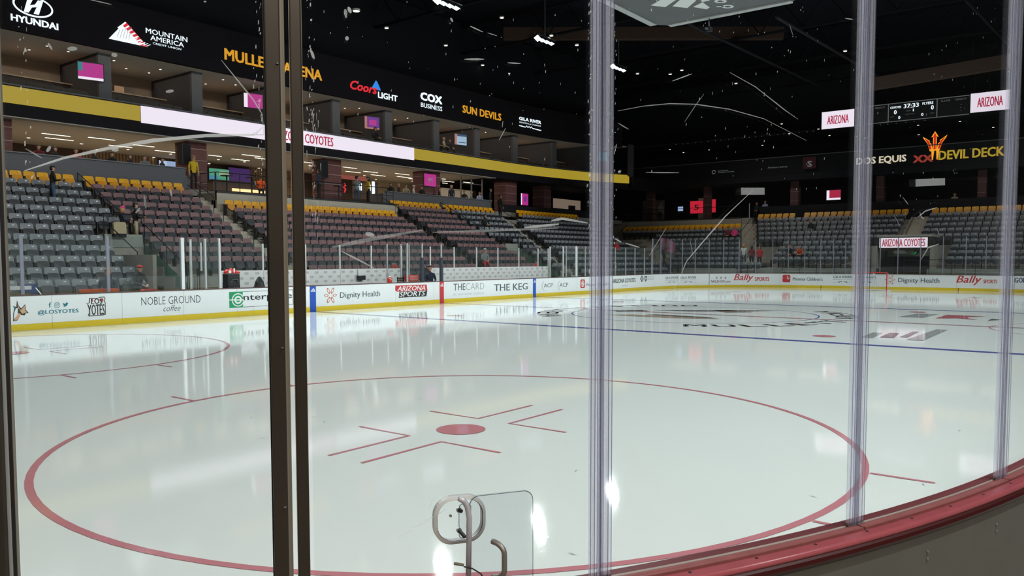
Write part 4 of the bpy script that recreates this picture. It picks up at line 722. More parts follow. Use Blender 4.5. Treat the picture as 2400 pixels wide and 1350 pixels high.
bw = struct('concourse_back_wall')
segs_ = [(-30, -6.5, BROWN), (-6.5, -.3, WOODW), (-.3, 4.6, BROWN), (4.6, 9.0, WOODW), (9.0, 15.5, BROWN), (15.5, 29, BEIGE), (29, 40, DARK)]
for a, c, m in segs_: wbox(bw, (a, 35.2, 5.84), (c, 35.4, 8.6), m, 'wall_panel')
for k in range(30): wbox(bw, (-6.4+.2*k, 35.14, 5.84), (-6.34+.2*k, 35.2, 8.5), SLAT, 'wall_slat')
for k in range(21): wbox(bw, (4.7+.2*k, 35.14, 5.84), (4.76+.2*k, 35.2, 8.5), SLAT, 'wall_slat')
cc = struct('concourse_ceiling')
wbox(cc, (-30, 26.05, 8.5), (20.5, 35.4, 8.62), CEILB, 'ceiling_slab'); wbox(cc, (-30, 26.02, 8.40), (20.5, 26.6, 8.5), mat('ceiling_lip', (.36, .34, .30), .8), 'ceiling_lip'); wbox(cc, (20.5, 26.05, 8.5), (46, 35.4, 8.62), DARK, 'ceiling_slab')
for k, ((x0, y0), (x1, y1)) in enumerate(STRIPS):
    y = round((y0+y1)/2, 2); t = thing('strip_light', f'warm linear ceiling strip, {ORD[k+1]} along the concourse from the gold ribbon end', 'light', ((x0+x1)/2, y, 8.44), 0, 'concourse strip lights')
    b = MB(); b.box((0, 0, .03), (x1-x0, .14, .06), WHT); b.build('strip_housing', None, t); b = MB(); b.box((0, 0, -.005), (x1-x0-.02, .11, .012), STRIPL); b.build('strip_lens', None, t)
dm = MB(); dm.lathe([(.10, .0), (.10, .05)], n=10); dm = dm.mesh('dl_rim', WHT); dn = MB(); dn.lathe([(.08, -.008), (.08, .0)], n=10); dn = dn.mesh('dl_lens', DOWNL)
def downlight(p, lab, grp, sc=1):
    t = thing('down_light', lab, 'light', p, 0, grp); t.scale = (sc, sc, sc); link('lamp_rim', dm, t); link('lamp_lens', dn, t)
for k, (x, y) in enumerate(DOWNC): downlight((x, y, 8.46), f'small round concourse downlight, {ORD[k+1]} along from the gold ribbon end', 'concourse downlights')
for k, (x, y) in enumerate(DOWNS): downlight((x, y, 12.2), f'small round suite ceiling downlight, {ORD[k+1]} along from the oval car-maker sign', 'suite downlights', .7)
for k, (x0, x1, h) in enumerate(((-14.9, -13.2, 8.5), (-4.66, -3.5, 8.5), (4.62, 6.0, 8.5), (13.73, 15.36, 8.5), (23.2, 24.7, 8.5), (28.6, 29.7, 8.5))):
    t = struct('brick_column'); wbox(t, (x0, 27.2, 5.84), (x1, 28.4, h), BRICK, 'column_shaft')
    for z in (6.3, 6.9, 7.5, 8.1): wbox(t, (x0-.012, 27.188, z), (x1+.012, 28.412, z+.03), LINE, 'column_line')
def screen(lab, c, w, h, m, rz=0, frame=.04, second=None, cat='screen', lettering=None, lm=None):
    t = thing('tv_screen', lab, cat, c, rz); b = MB(); b.box((0, .03, 0), (w+2*frame, .06, h+2*frame), BLK); b.build('screen_case', None, t)
    b = MB(); b.add([(-w/2, -.004, -h/2), (w/2, -.004, -h/2), (w/2, -.004, h/2), (-w/2, -.004, h/2)], [(0, 1, 2, 3)], m); b.build('screen_face', None, t)
    for q in (second or []):
        (a0, a1, c0, c1, mm) = q; b = MB(); b.add([(w*(a0-.5), -.008, h*(c0-.5)), (w*(a1-.5), -.008, h*(c0-.5)), (w*(a1-.5), -.008, h*(c1-.5)), (w*(a0-.5), -.008, h*(c1-.5))], [(0, 1, 2, 3)], mm); b.build('screen_picture', None, t)
    if lettering: text('screen_lettering', lettering, lm or I_WHT, lambda u, v, d: (u, -.012, v), -w*.2, w*.2, -h*.2, h*.2, t, bold=.03)
    return t
screen('pale blue television in the concourse behind the grey ledge', (-1.15, 35.0, 7.75), 1.7, 1.15, SCRB, 0, second=[(.55, .95, .0, .45, mat('screen_dark', (.10, .09, .14), emit=.5)), (0, .3, .7, 1, mat('screen_pale', (.62, .72, .95), emit=.8))])
screen('green and blue television beside the usher column', (1.55, 34.0, 7.45), 1.45, 1.15, SCRG, 0, second=[(.0, .45, .1, .6, mat('screen_aqua', (.1, .38, .62), emit=.6)), (.5, 1, .6, .9, mat('screen_pale_green', (.45, .68, .42), emit=.6))])
screen('magenta television hung on the column above the bench-side gold seats', (14.2, 27.1, 7.85), 1.25, .88, MAG, 0, lettering='VS')
screen('magenta and white television on the dark column past the guards', (25.4, 26.9, 7.1), 1.0, .95, MAG, 0, second=[(0, .13, 0, 1, LEDP), (.4, .75, .3, .75, SCRP)])
screen('glowing purple wall panel in the bar behind the railing', (3.6, 34.8, 7.6), 1.7, 1.4, mat('bar_purple', (.10, .04, .22), emit=.5), 0)
screen('glowing orange shelf panel in the bar beside the dark column', (10.75, 34.0, 7.4), 1.5, 1.4, mat('bar_orange', (.60, .16, .04), emit=.7), 0, second=[(.1, .9, .2, .3, WARM), (.1, .9, .6, .68, WARM)])
t = thing('bar_counter', 'bar counter with a warm glowing base in the concourse', 'bar', (1.8, 31.5, 5.84)); b = MB(); b.box((0, 0, .55), (5.0, .7, 1.1), BROWN); b.build('counter_body', None, t); b = MB(); b.box((0, -.05, 1.13), (5.2, .9, .06), BLK); b.build('counter_top', None, t); b = MB(); b.box((.0, -.37, .62), (2.4, .04, .18), WARM); b.build('glow_strip', None, t)
t = thing('menu_board', 'two small white lit menu boards beside the red bar sign', 'sign', (10.9, 30.5, 7.2)); 
for dx, h in ((-.7, .3), (-.35, .5), (.5, .45), (.9, .95)): b = MB(); b.box((dx, 0, -.2 if h > 1 else .1), (.24, .05, h), LEDW); b.build('lit_board', None, t)
b = MB(); b.box((.2, .1, -.1), (2.4, .08, 1.3), BROWN); b.build('board_back', None, t)
t = thing('neon_sign', 'small red neon figure sign on the dark bar wall', 'sign', (9.5, 31, 7.2)); b = MB(); b.tube([(0, 0, .3), (.12, 0, .15), (-.1, 0, .05), (.1, 0, -.1), (0, 0, -.35)], .06, 6, LEDR); b.build('neon_tube', None, t); b = MB(); b.box((0, .1, 0), (.5, .04, .9), BLK); b.build('sign_back', None, t)
t = thing('red_soffit', 'red lit soffit over the bar behind the dark column', 'panel', (12.2, 33, 8.22)); b = MB(); b.box((0, 0, 0), (2.6, .1, .30), mat('soffit_red', (.42, .10, .08), emit=.6)); b.build('soffit_face', None, t)
t = thing('speaker_box', 'black loudspeaker hung beside the usher column under the ribbon', 'speaker', (-4.95, 27.0, 7.75)); b = MB(); b.box((0, 0, 0), (.5, .5, 1.1), BLK); b.build('speaker_body', None, t); b = MB(); b.box((0, -.26, 0), (.4, .02, 1.0), DARK); b.build('speaker_grille', None, t)
t = thing('speaker_box', 'black loudspeaker hung beside the column right of gate posts', 'speaker', (4.3, 27.0, 7.75)); b = MB(); b.box((0, 0, 0), (.55, .5, 1.1), BLK); b.build('speaker_body', None, t); b = MB(); b.box((0, -.26, 0), (.45, .02, 1.0), DARK); b.build('speaker_grille', None, t)
def rail_run(lab, pts, n, h=1.07):
    t = thing('railing', lab, 'railing'); a, c = Vector(pts[0]), Vector(pts[1])
    for z in (h, h*.55, .12): b = MB(); b.tube([a+Vector((0, 0, z)), c+Vector((0, 0, z))], .025 if z == h else .014, 6); b.build('rail_bar', RAIL, t)
    for k in range(n+1): p = a.lerp(c, k/n); b = MB(); b.tube([p, p+Vector((0, 0, h))], .022, 6); b.build('rail_post', RAIL, t)
rail_run('black railing on the concrete wall above the middle gold row', [(-4.6, 24.62, 5.61), (8.1, 24.62, 5.61)], 9)
rail_run('black railing round the stair head by the usher', [(-4.6, 24.7, 5.61), (-4.6, 26.1, 5.61)], 2)
for k in range(6):       # bar tables and stools along the railing
    x = -3.4+1.55*k; t = thing('bar_table', f'black bar table, {ORD[k+1]} along the railing from the usher', 'table', (x, 25.5, 5.61), 0, 'bar tables along the railing'); b = MB(); b.lathe([(.33, 1.0), (.33, 1.04)], n=12); b.build('table_top', BLK, t); b = MB(); b.tube([(0, 0, .03), (0, 0, 1.0)], .04, 8); b.lathe([(.25, 0), (.25, .03)], n=12); b.build('pedestal', BLK, t)
screenwin = struct('broadcast_window_frame')
for x in (18.05, 19.3, 20.6): wbox(screenwin, (x, 27.5, 6.6), (x+.07, 27.6, 8.45), STEEL, 'mullion_frame')
wbox(screenwin, (18.05, 27.5, 7.95), (20.6, 27.6, 8.0), STEEL, 'mullion_frame'); wbox(screenwin, (18.0, 29.5, 6.6), (21.5, 29.6, 7.7), BEIGE, 'wall_panel')

# ------------------------------------------------------------------ ribbon board, suites and upper fascia (follow a bent line)
PATH = [(-30, 26), (22, 26), (26, 25.75), (30, 25.15), (33.4, 24.25), (36.2, 23.1)]
def pat(x):
    for (a, b_), (c, d) in zip(PATH, PATH[1:]):
        if x <= c: return b_+(d-b_)*(x-a)/(c-a)
    return PATH[-1][1]
def run(parent, name, x0, x1, z0, z1, m, off=0, th=.12):
    xs = [x0]+[p[0] for p in PATH if x0 < p[0] < x1]+[x1]; b = MB()
    L = [(x, pat(x)-off) for x in xs]; n = len(xs)
    vs = [(x, y, z0) for x, y in L]+[(x, y, z1) for x, y in L]+[(x, y+th, z0) for x, y in L]+[(x, y+th, z1) for x, y in L]
    fs = []
    for i in range(n-1): fs += [(i, i+1, n+i+1, n+i), (2*n+i+1, 2*n+i, 3*n+i, 3*n+i+1), (n+i, n+i+1, 3*n+i+1, 3*n+i), (i+1, i, 2*n+i, 2*n+i+1)]
    fs += [(0, n, 3*n, 2*n), (n-1, 3*n-1, 4*n-1, 2*n-1)]
    b.add(vs, fs, m); return b.build(name, None, parent)
fa = struct('ribbon_fascia_wall')
run(fa, 'fascia_panel', -30, 36.2, 8.45, 9.0, FASC, 0, .2); run(fa, 'fascia_panel', -30, 36.2, 8.9, 9.85, BLK, -.06, .2); run(fa, 'cap_rail', -30, 36.2, 9.80, 9.86, LEDGE, .03, .3)
rb = thing('ribbon_board', 'long lit ribbon board, gold at the ends and pale pink between', 'display')
run(rb, 'gold_face', -30, -7.85, 9.0, 9.74, LEDY, .05, .06); run(rb, 'pink_face', -7.8, 11.4, 8.93, 9.76, LEDP, .06, .06); run(rb, 'gold_face', 11.45, 36.2, 9.0, 9.74, LEDY, .05, .06)
text('ribbon_lettering', 'ARIZONA COYOTES', LEDCR, on_y(25.93), -.12, 4.32, 9.05, 9.62, rb, bold=.03, d=.008)
sf = struct('suite_floor'); run(sf, 'suite_slab', -30, 36, 9.4, 9.5, CONC, -.3, 8); run(sf, 'suite_step', -30, 34, 9.5, 9.9, DARK, -2.4, 6)
sc_ = struct('suite_ceiling'); run(sc_, 'suite_soffit', -30, 36, 12.24, 12.36, mat('suite_soffit_tan', (.55, .48, .40), .85), -.05, 8); 
uf = struct('sign_fascia_wall'); run(uf, 'fascia_panel', -30, 35.5, 12.22, 14.6, FASC, 0, .25); run(uf, 'fascia_panel', -30, 35.5, 14.6, 20.3, DARK, -2.2, .25)
sb_ = struct('suite_back_wall'); run(sb_, 'back_panel', -30, 36, 9.5, 12.3, mat('suite_back', (.34, .25, .18), .8), -5.2, .15)
PARTX = [-13.6, -8.72, -3.8, 1.0, 5.8, 10.35, 15.1, 19.72, 24.4, 29.2, 33.6]
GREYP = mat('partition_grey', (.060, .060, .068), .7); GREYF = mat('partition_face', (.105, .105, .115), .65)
for k, x in enumerate(PARTX):
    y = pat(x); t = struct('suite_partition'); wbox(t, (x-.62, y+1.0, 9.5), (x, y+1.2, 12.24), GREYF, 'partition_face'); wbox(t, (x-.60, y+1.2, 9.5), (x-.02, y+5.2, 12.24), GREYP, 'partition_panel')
SCW = [('magenta and pale blue suite television nearest the oval car-maker sign', -9.78, 26.85, 11.2, MAG, [(0, .18, .5, 1, TEAL), (0, 1, 0, .15, LEDP)]), ('magenta suite television half hidden by the gate post', -.40, 27.3, 11.3, MAG, [(0, .2, 0, 1, LEDP)]), ('purple and pink suite television under the red script sign', 8.98, 27.5, 11.3, SCRP, [(0, .16, 0, 1, SCRO), (.3, .8, .3, .75, MAG), (0, 1, 0, .12, SCRO)]), ('pale blue suite television near two lit heads', 17.8, 27.3, 11.2, mat('screen_ice', (.42, .60, .78), emit=.8), [(0, .18, 0, 1, SCRO), (.3, .9, .2, .26, BLK), (0.2, 1, .8, 1, mat('screen_deep', (.05, .12, .25), emit=.6))]), ('teal suite television beside the clear post', 34.1, 24.6, 11.35, TEAL, [])]
for lab, x, y, z, m, sec in SCW: screen(lab, (x, y, z), 1.1, .80, m, -.25, second=sec)
# suite chairs seen over the ribbon board
sm = MB(); P = rrect(-.26, .26, .3, .95, .06, 2); sm.prism(P, lambda u, v, d: (u, d+.12*(v-.95)*-1, v), .0, .07, mat('suite_chair_tan', (.062, .050, .038), .6)); sm.box((0, -.25, .42), (.5, .5, .1), mat('suite_chair_dark', (.035, .03, .03), .6)); sm.box((0, -.2, .2), (.06, .06, .4), BLK); smm = sm.mesh('suite_chair')
for row, (dy, z) in enumerate(((.95, 9.22), (1.9, 9.45))):
    for bay, (xa, xb) in enumerate(zip(PARTX, PARTX[1:])):
        n = int((xb-xa-1.0)/.74)
        for q in range(n):
            x = xa+.5+.74*q; P_ = (x, pat(x)+dy, z+.05); u, v, d_ = proj(P_)
            if -10 < u < 2410:
                o = link('suite_chair', smm); o.location = P_; tag(o, f'tan padded chair, {("front", "back")[row]} row, {ORD[q+1]} across in suite {ORD[bay+1]} from the oval sign', 'chair', 'suite chairs')
# suite counters
for k, (a, c) in enumerate(zip(PARTX, PARTX[1:])):
    y = pat((a+c)/2); t = thing('suite_counter', f'dark counter with pale top in suite {ORD[k+1]} from the oval car-maker sign', 'counter', ((a+c)/2-.3, y+3.2, 9.9)); b = MB(); b.box((0, 0, .45), (c-a-1.6, .6, .9), BROWN); b.build('counter_body', None, t); b = MB(); b.box((0, -.03, .93), (c-a-1.5, .75, .06), WOODW); b.build('counter_top', None, t)
# niches inside some suites, their warm light painted as an emissive face
for x, lab in ((-6.4, 'warm lit niche in suite below the mountain sign'), (12.2, 'warm lit niche in suite below the white business sign')):
    t = thing('lit_niche', lab, 'light', (x, 30.9, 11)); b = MB(); b.box((0, 0, 0), (.5, .1, 1.2), mat('niche_glow', (.60, .34, .18), emit=.45)); b.build('niche_face', None, t); b = MB(); b.box((0, .06, 0), (.6, .05, 1.3), BROWN); b.build('niche_back', None, t)

# ------------------------------------------------------------------ fascia signs (flat lit letters standing on the fascia)
def sgn(x0, x1): return lambda u, v, d: (u, pat(u)-.03-d, v)
fn = sgn(0, 0)
def spoly(parent, polys, name='sign_emblem'):
    b = MB()
    for k, (pts, m) in enumerate(polys): b.add([fn(x, z, .01+.006*k) for x, z in pts], [tuple(range(len(pts)))], m)
    return b.build(name, None, parent)
t = thing('oval_sign', 'white lit sign with slanted letter in an oval above block lettering', 'sign')
th = lambda cx, cz, rx, rz, n=40: ell(cx, cz, rx, rz, n)
spoly(t, [(th(-12.62, 13.42, .84, .46), LEDW), (th(-12.62, 13.42, .76, .385), FASC), ([(-13.02, 13.10), (-12.82, 13.10), (-12.68, 13.36), (-12.48, 13.42), (-12.62, 13.10), (-12.40, 13.10), (-12.20, 13.74), (-12.42, 13.74), (-12.55, 13.52), (-12.76, 13.44), (-12.62, 13.74), (-12.84, 13.74)], LEDW)]); text('sign_lettering', 'HYUNDAI', LEDW, fn, -13.55, -11.58, 12.60, 12.90, t, bold=.05, d=.01)
t = thing('mountain_sign', 'white and red lit mountain emblem with white serif lettering', 'sign')
M_ = [([(-9.30, 12.72), (-8.46, 13.72), (-7.36, 12.72)], LEDW), ([(-8.64, 13.52), (-8.46, 13.72), (-7.36, 12.72), (-7.75, 12.72), (-8.05, 13.05)], LEDR)]
for k in range(7): x = -8.46+.15*k; M_.append(([(x-.02, 13.70-.137*k), (x+.04, 13.66-.137*k), (x-.35, 13.30-.10*k), (x-.41, 13.34-.10*k)], LEDW))
for k in range(6): x = -8.25+.15*k; M_.append(([(x, 12.74), (x+.06, 12.74), (x+.36-.02*k, 13.02-.035*k), (x+.30-.02*k, 13.02-.035*k)], LEDW))
for k in range(5): x = -8.95+.14*k; M_.append(([(x, 12.85), (x+.02, 12.85), (x+.18, 13.25+.06*k), (x+.16, 13.25+.06*k)], mat('led_shade', (.45, .30, .36), emit=.6)))
spoly(t, M_)
for body, x0, x1, z0, z1 in (('MOUNTAIN', -7.45, -5.22, 13.40, 13.66), ('AMERICA', -7.22, -5.42, 13.10, 13.35), ('CREDIT UNION', -7.10, -5.58, 12.92, 13.02)): text('sign_lettering', body, LEDW, fn, x0, x1, z0, z1, t, bold=.02, d=.01)
t = thing('arena_name_sign', 'orange lit block lettering cut by the dark gate posts', 'sign'); text('sign_lettering', 'MULLETT ARENA', LEDO, fn, -3.08, 3.55, 12.94, 13.56, t, bold=.075, d=.01)
t = thing('script_sign', 'red lit script with a blue mountain and white lettering', 'sign'); text('sign_lettering', 'Coors', LEDR, fn, 5.75, 8.05, 12.84, 13.42, t, bold=.055, shear=.3, d=.01); text('sign_lettering', 'LIGHT', LEDW, fn, 8.12, 9.88, 12.66, 13.06, t, bold=.065, d=.01)
spoly(t, [([(7.55, 13.18), (7.95, 13.75), (8.08, 13.66), (8.32, 13.28), (8.36, 13.14)], LEDB)])
t = thing('business_sign', 'white lit rounded lettering over a smaller white word', 'sign'); text('sign_lettering', 'COX', LEDW, fn, 12.08, 14.3, 13.14, 13.70, t, bold=.07, d=.01); text('sign_lettering', 'BUSINESS', LEDW, fn, 12.12, 14.3, 12.66, 12.98, t, bold=.03, d=.01)
t = thing('orange_team_sign', 'orange lit block lettering above the corner suites', 'sign'); text('sign_lettering', 'SUN DEVILS', LEDO, fn, 16.5, 21.1, 12.90, 13.46, t, bold=.075, d=.01)
t = thing('river_sign', 'white lit stacked lettering over a zigzag line', 'sign'); text('sign_lettering', 'GILA RIVER', LEDW, fn, 23.3, 26.1, 13.28, 13.55, t, bold=.055, d=.01); text('sign_lettering', 'RESORTS & CASINOS', LEDW, fn, 23.35, 26.05, 13.06, 13.17, t, bold=.02, d=.01)
spoly(t, [(band([(23.3, 12.84), (24.1, 12.80), (24.25, 12.92), (24.4, 12.80), (24.55, 12.92), (24.7, 12.80), (24.85, 12.92), (25.0, 12.80), (25.15, 12.80), (26.1, 12.76)], .07), LEDW)])

# ------------------------------------------------------------------ far end: platform, balcony, signs
pf = struct('end_platform_floor'); wbox(pf, (40.2, 13.0, 4.6), (52, 27.5, 5.72), CONC, 'slab'); wbox(pf, (41.2, -24, 4.6), (52, 13.0, 5.72), DARK, 'slab'); wbox(pf, (40.05, 13.95, 4.3), (40.2, 27.4, 5.70), mat('parapet_tan', (.30, .27, .225), .8), 'parapet'); wbox(pf, (40.0, 13.95, 5.70), (40.25, 27.4, 5.78), BLK, 'base_strip')
ew = struct('end_back_wall'); wbox(ew, (51, -30, 5.7), (51.2, 36, 20.3), mat('end_wall_dark', (.013, .013, .017), .9), 'wall_panel'); wbox(ew, (41.9, -24, 5.7), (42.0, 13, 6.75), DARK, 'low_wall')
for a, c in ((25.0, 27.5), (20.0, 21.2)): wbox(ew, (47, a, 5.72), (47.1, c, 8.2), mat('end_lit_wall', (.22, .19, .16), .8), 'lit_panel')
ef = struct('balcony_fascia_wall'); wbox(ef, (42.0, -26, 9.45), (42.3, 27.5, 11.0), mat('balcony_dark', (.010, .010, .013), .7, spec=.15), 'fascia_panel'); wbox(ef, (42.0, -26, 8.95), (52, 28, 9.45), DARK, 'balcony_slab'); wbox(ef, (41.9, -26, 10.98), (42.4, 27.5, 11.05), LEDGE, 'fascia_cap'); wbox(ef, (43.5, -26, 13.2), (52, 30, 13.4), DARK, 'upper_soffit')
wbox(ef, (36.3, 22.6, 8.45), (42.2, 22.9, 9.6), DARK, 'corner_fascia'); wbox(ef, (34.9, 22.2, 9.5), (35.5, 22.5, 12.3), GREYP, 'corner_end')
for k, (y0, y1) in enumerate(((18.25, 18.85), (9.95, 10.65), (2.95, 3.55), (-4.4, -3.8), (-11, -10.3), (24.2, 24.9))):
    t = struct('end_column'); wbox(t, (43.0, y0, 5.7), (43.6, y1, 8.95), BRICK, 'column_shaft')
    for z in (6.4, 7.2, 8.0): wbox(t, (42.99, y0-.01, z), (43.61, y1+.01, z+.03), LINE, 'column_line')
rail_run('black railing along the far grey parapet', [(40.3, 14.1, 5.72), (40.3, 27.0, 5.72)], 8)
fx = lambda X: (lambda u, v, d: (X-d, -u, v))
t = thing('health_sign', 'faint white health lettering with a ring emblem on the dark balcony', 'sign'); text('sign_lettering', 'arizona', SIGNDIM, fx(41.97), -17.0, -16.0, 10.15, 10.28, t, d=.01); text('sign_lettering', 'complete health', SIGNDIM, fx(41.97), -17.0, -15.45, 9.98, 10.12, t, bold=.02, d=.01); b = MB(); b.add([fx(41.97)(x, z, .01) for x, z in band([(-17.4+.16*math.cos(math.radians(a)), 10.13+.16*math.sin(math.radians(a))) for a in range(0, 351, 30)], .07)], [tuple(range(24))], SIGNDIM); b.build('sign_emblem', None, t)
t = thing('lottery_sign', 'faint white lettering alone on the dark balcony left of the clear post', 'sign'); text('sign_lettering', 'Arizona Lottery', SIGNDIM, fx(41.97), -12.35, -10.6, 10.05, 10.25, t, bold=.01, d=.01)
t = thing('deck_sign', 'lit balcony sign reading cream, rust crosses and gold lettering', 'sign')
text('sign_lettering', 'DOS EQUIS', CREAM, fx(41.97), -4.9, -1.1, 9.78, 10.44, t, bold=.06, d=.01); text('sign_lettering', 'XX', RUSTX, fx(41.97), -.62, .82, 9.72, 10.30, t, bold=.06, d=.01); text('sign_lettering', 'DEVIL DECK', DKGOLD, fx(41.97), 1.2, 5.62, 9.80, 10.52, t, bold=.075, d=.012)
def trident(m, g, d):
    c = .92; P = [(-.10, 0), (.10, 0), (.10, 1.0), (.20, .98), (.0, 1.40), (-.20, .98), (-.10, 1.0)]; b = MB()
    def poly(L, k): b.add([(41.93-d-.002*k, -(c+x), 10.62+z) for x, z in L], [tuple(range(len(L)))], m)
    gx = lambda L: [(x*(1+g)+0, (z-.6)*(1+g*.6)+.6) for x, z in L]
    poly([(x*(1+g*2), (z-.7)*(1+g*.5)+.7) for x, z in P], 0)
    for s in (1, -1):
        Q = [(.17, 0), (.36, 0), (.50, .52), (.72, .86), (.78, 1.02), (.36, .70), (.40, .60), (.28, .50)]
        cx = sum(x for x, z in Q)/len(Q); cz = sum(z for x, z in Q)/len(Q)
        Q2 = [(s*(cx+(x-cx)*(1+g*1.6)), cz+(z-cz)*(1+g)) for x, z in Q]; poly(Q2 if s == 1 else Q2[::-1], 0)
    return b
t = thing('trident_sign', 'glowing red three-pronged fork emblem with gold outline over the balcony', 'sign'); trident(TRIY, .16, 0).build('gold_outline', None, t); trident(TRIR, -.14, .02).build('red_core', None, t)
b = MB()
for dx in (-.22, .12): b.add([(41.9, -(.92+dx), 10.55), (41.9, -(.92+dx+.2), 10.55), (41.9, -(.92+dx+.12), 9.85), (41.9, -(.92+dx+.04), 9.85)], [(0, 1, 2, 3)], TRIY)
b.build('gold_tail', None, t); b = MB(); b.box((42.1, -.9, 10.6), (.3, 1.4, .1), DARK); b.build('mount_bar', None, t)
t = thing('flag_banner', 'dark banner with a white letter near the balcony edge', 'banner', (41.6, 8.6, 10.3)); b = MB(); b.box((0, 0, 0), (.03, 1.1, 1.0), mat('banner_wine', (.08, .012, .02), .8)); b.build('banner_cloth', None, t); text('banner_lettering', 'S', SIGNDIM, lambda u, v, d: (-.025, -u, v), -.18, .22, -.35, .15, t, bold=.05)
t = thing('light_string', 'string of tiny white edge lights under the far balcony roof', 'light'); b = MB()
for k in range(34): b.box((43.45, 22-.66*k+random.uniform(-.12, .12), 13.22), (.03, .05, .05), SIGNDIM)
b.build('light_dots', None, t, kind='stuff'); b = MB(); b.box2((43.46, -2, 13.25), (43.5, 23, 13.3), DARK); b.build('light_cable', None, t)
# hanging score boards
def hang(t, ys, z0, x=41.5):
    for y in ys: b = MB(); b.tube([(x, y, z0), (x+1.2, y+.5, z0+5)], .03, 5); b.build('hanger_bar', DARK, t)
for y0, y1, za, zb, lab in ((5.02, 7.62, 13.0, 14.42, 'hanging pink display with crimson lettering left of the score panel'), (-5.9, -3.36, 13.15, 14.58, 'hanging pink display with crimson lettering right of the score panel')):
    t = thing('hanging_display', lab, 'display'); b = MB(); b.box2((41.5, y0-.04, za-.05), (42.0, y1+.04, zb+.05), BLK); b.build('display_case', None, t); b = MB(); b.add([(41.48, y1, za), (41.48, y0, za), (41.48, y0, zb), (41.48, y1, zb)], [(0, 1, 2, 3)], LEDP); b.build('lit_face', None, t)
    text('display_lettering', 'ARIZONA', LEDCR, fx(41.47), -(y1-.45), -(y0+.42), za+.34, zb-.36, t, bold=.03, d=.004); hang(t, (y0+.3, (y0+y1)/2, y1-.3), zb)
t = thing('score_panel', 'black hanging score panel showing the clock, team scores and penalty columns', 'scoreboard'); b = MB(); b.box2((41.5, -3.3, 13.06), (41.8, 4.95, 14.5), BLK); b.build('panel_case', None, t)
F = fx(41.47)
for (u0, u1, z0, z1) in ((-4.95, 3.3, 14.46, 14.52), (-4.95, 3.3, 13.04, 13.10), (-2.45, -2.38, 13.06, 14.5), (1.05, 1.12, 13.06, 14.5)):
    b = MB(); b.add([F(u0, z0, .01), F(u1, z0, .01), F(u1, z1, .01), F(u0, z1, .01)], [(0, 1, 2, 3)], SIGNDIM); b.build('frame_line', None, t)
for body, u0, u1, z0, z1, m in (('37:33', -1.30, -.2, 14.02, 14.36, LEDW), ('COYOTES', -2.28, -1.48, 14.08, 14.26, LEDW), ('FLYERS', .05, .82, 14.14, 14.34, LEDW), ('0', -2.0, -1.8, 13.62, 13.96, LEDW), ('0', .66, .86, 13.70, 14.04, LEDW), ('0', -1.68, -1.52, 13.22, 13.46, LEDW), ('0', -.02, .14, 13.28, 13.52, LEDW), ('1', -.62, -.56, 13.72, 13.92, LEDW), ('PERIOD', -1.1, -.78, 13.76, 13.84, SIGNDIM), ('PLAYER FOUL', -1.15, -.5, 13.5, 13.57, SIGNDIM), ('SHOTS', -2.3, -2.0, 13.4, 13.47, SIGNDIM), ('SHOTS', .6, .9, 13.4, 13.47, SIGNDIM), ('PLAYER', 1.35, 2.0, 14.2, 14.34, SIGNDIM), ('PENALTY', 2.35, 3.1, 14.2, 14.34, SIGNDIM), ('PLAYER', -4.8, -4.1, 14.2, 14.34, SIGNDIM), ('PENALTY', -3.4, -2.65, 14.2, 14.34, SIGNDIM)): text('panel_lettering', body, m, F, u0, u1, z0, z1, t, bold=.03 if m is LEDW else .01, d=.012)
for z in (13.4, 13.62, 13.84): b = MB(); b.add([F(2.7, z, .012), F(2.76, z, .012), F(2.76, z+.05, .012), F(2.7, z+.05, .012)], [(0, 1, 2, 3)], SIGNDIM); b.build('colon_dot', None, t)
hang(t, (-2.5, -1, 1, 2.5, 4.5), 14.5)
# far end screens and glimpses
def fscreen(lab, y, z, w, h, m, sec=None, X=44.5, let=None): return screen(lab, (X, y, z), w, h, m, -PI/2, second=sec, lettering=let)
fscreen('red and pale television in the dark left of the clear post', 6.9, 7.55, 1.15, .82, mat('screen_crimson', (.55, .02, .08), emit=.75), [(0, .2, 0, 1, LEDP), (0, 1, 0, .2, LEDP)], 42.8)
fscreen('wide red screen with white figure in front of the maroon column', 20.0, 7.1, 1.35, 1.2, SCRR, None, 44.0, '5'); fscreen('narrow red screen behind the maroon column', 18.4, 7.15, .7, 1.25, SCRR, None, 44.0)
fscreen('small pale blue screen on the far platform', 21.45, 6.98, .55, .42, SCRB, None, 43.5)
t = thing('light_tube', 'thin white vertical light on the far platform', 'light', (42.6, 14.2, 6.4)); b = MB(); b.tube([(0, 0, -.55), (0, 0, .75)], .035, 6, SIGNDIM); b.build('tube_lens', None, t); b = MB(); b.box((0, 0, -.62), (.2, .2, .12), BLK); b.build('tube_base', None, t)
for k, (x, y, lab) in enumerate(((42.0, 26.2, 'dark draped table on the far platform near the corner stairs'), (41.8, 23.4, 'dark table with cups by the pale blue screen'))):
    t = thing('platform_table', lab, 'table', (x, y, 5.72)); b = MB(); b.box((0, 0, .74), (.8, 1.8, .05), BLK); b.build('table_top', None, t)
    for qx in (-.33, .33):
        for qy in (-.8, .8): b = MB(); b.box((qx, qy, .36), (.05, .05, .72), BLK); b.build('leg', None, t)
t = thing('exit_sign', 'green lit exit sign above the dark concourse past the guards', 'sign', (29.8, 29.0, 8.15)); b = MB(); b.box((0, .05, 0), (.6, .08, .32), BLK); b.build('sign_case', None, t); text('sign_lettering', 'EXIT', EXITG, lambda u, v, d: (u, -.002, v), -.24, .24, -.11, .11, t, bold=.05)
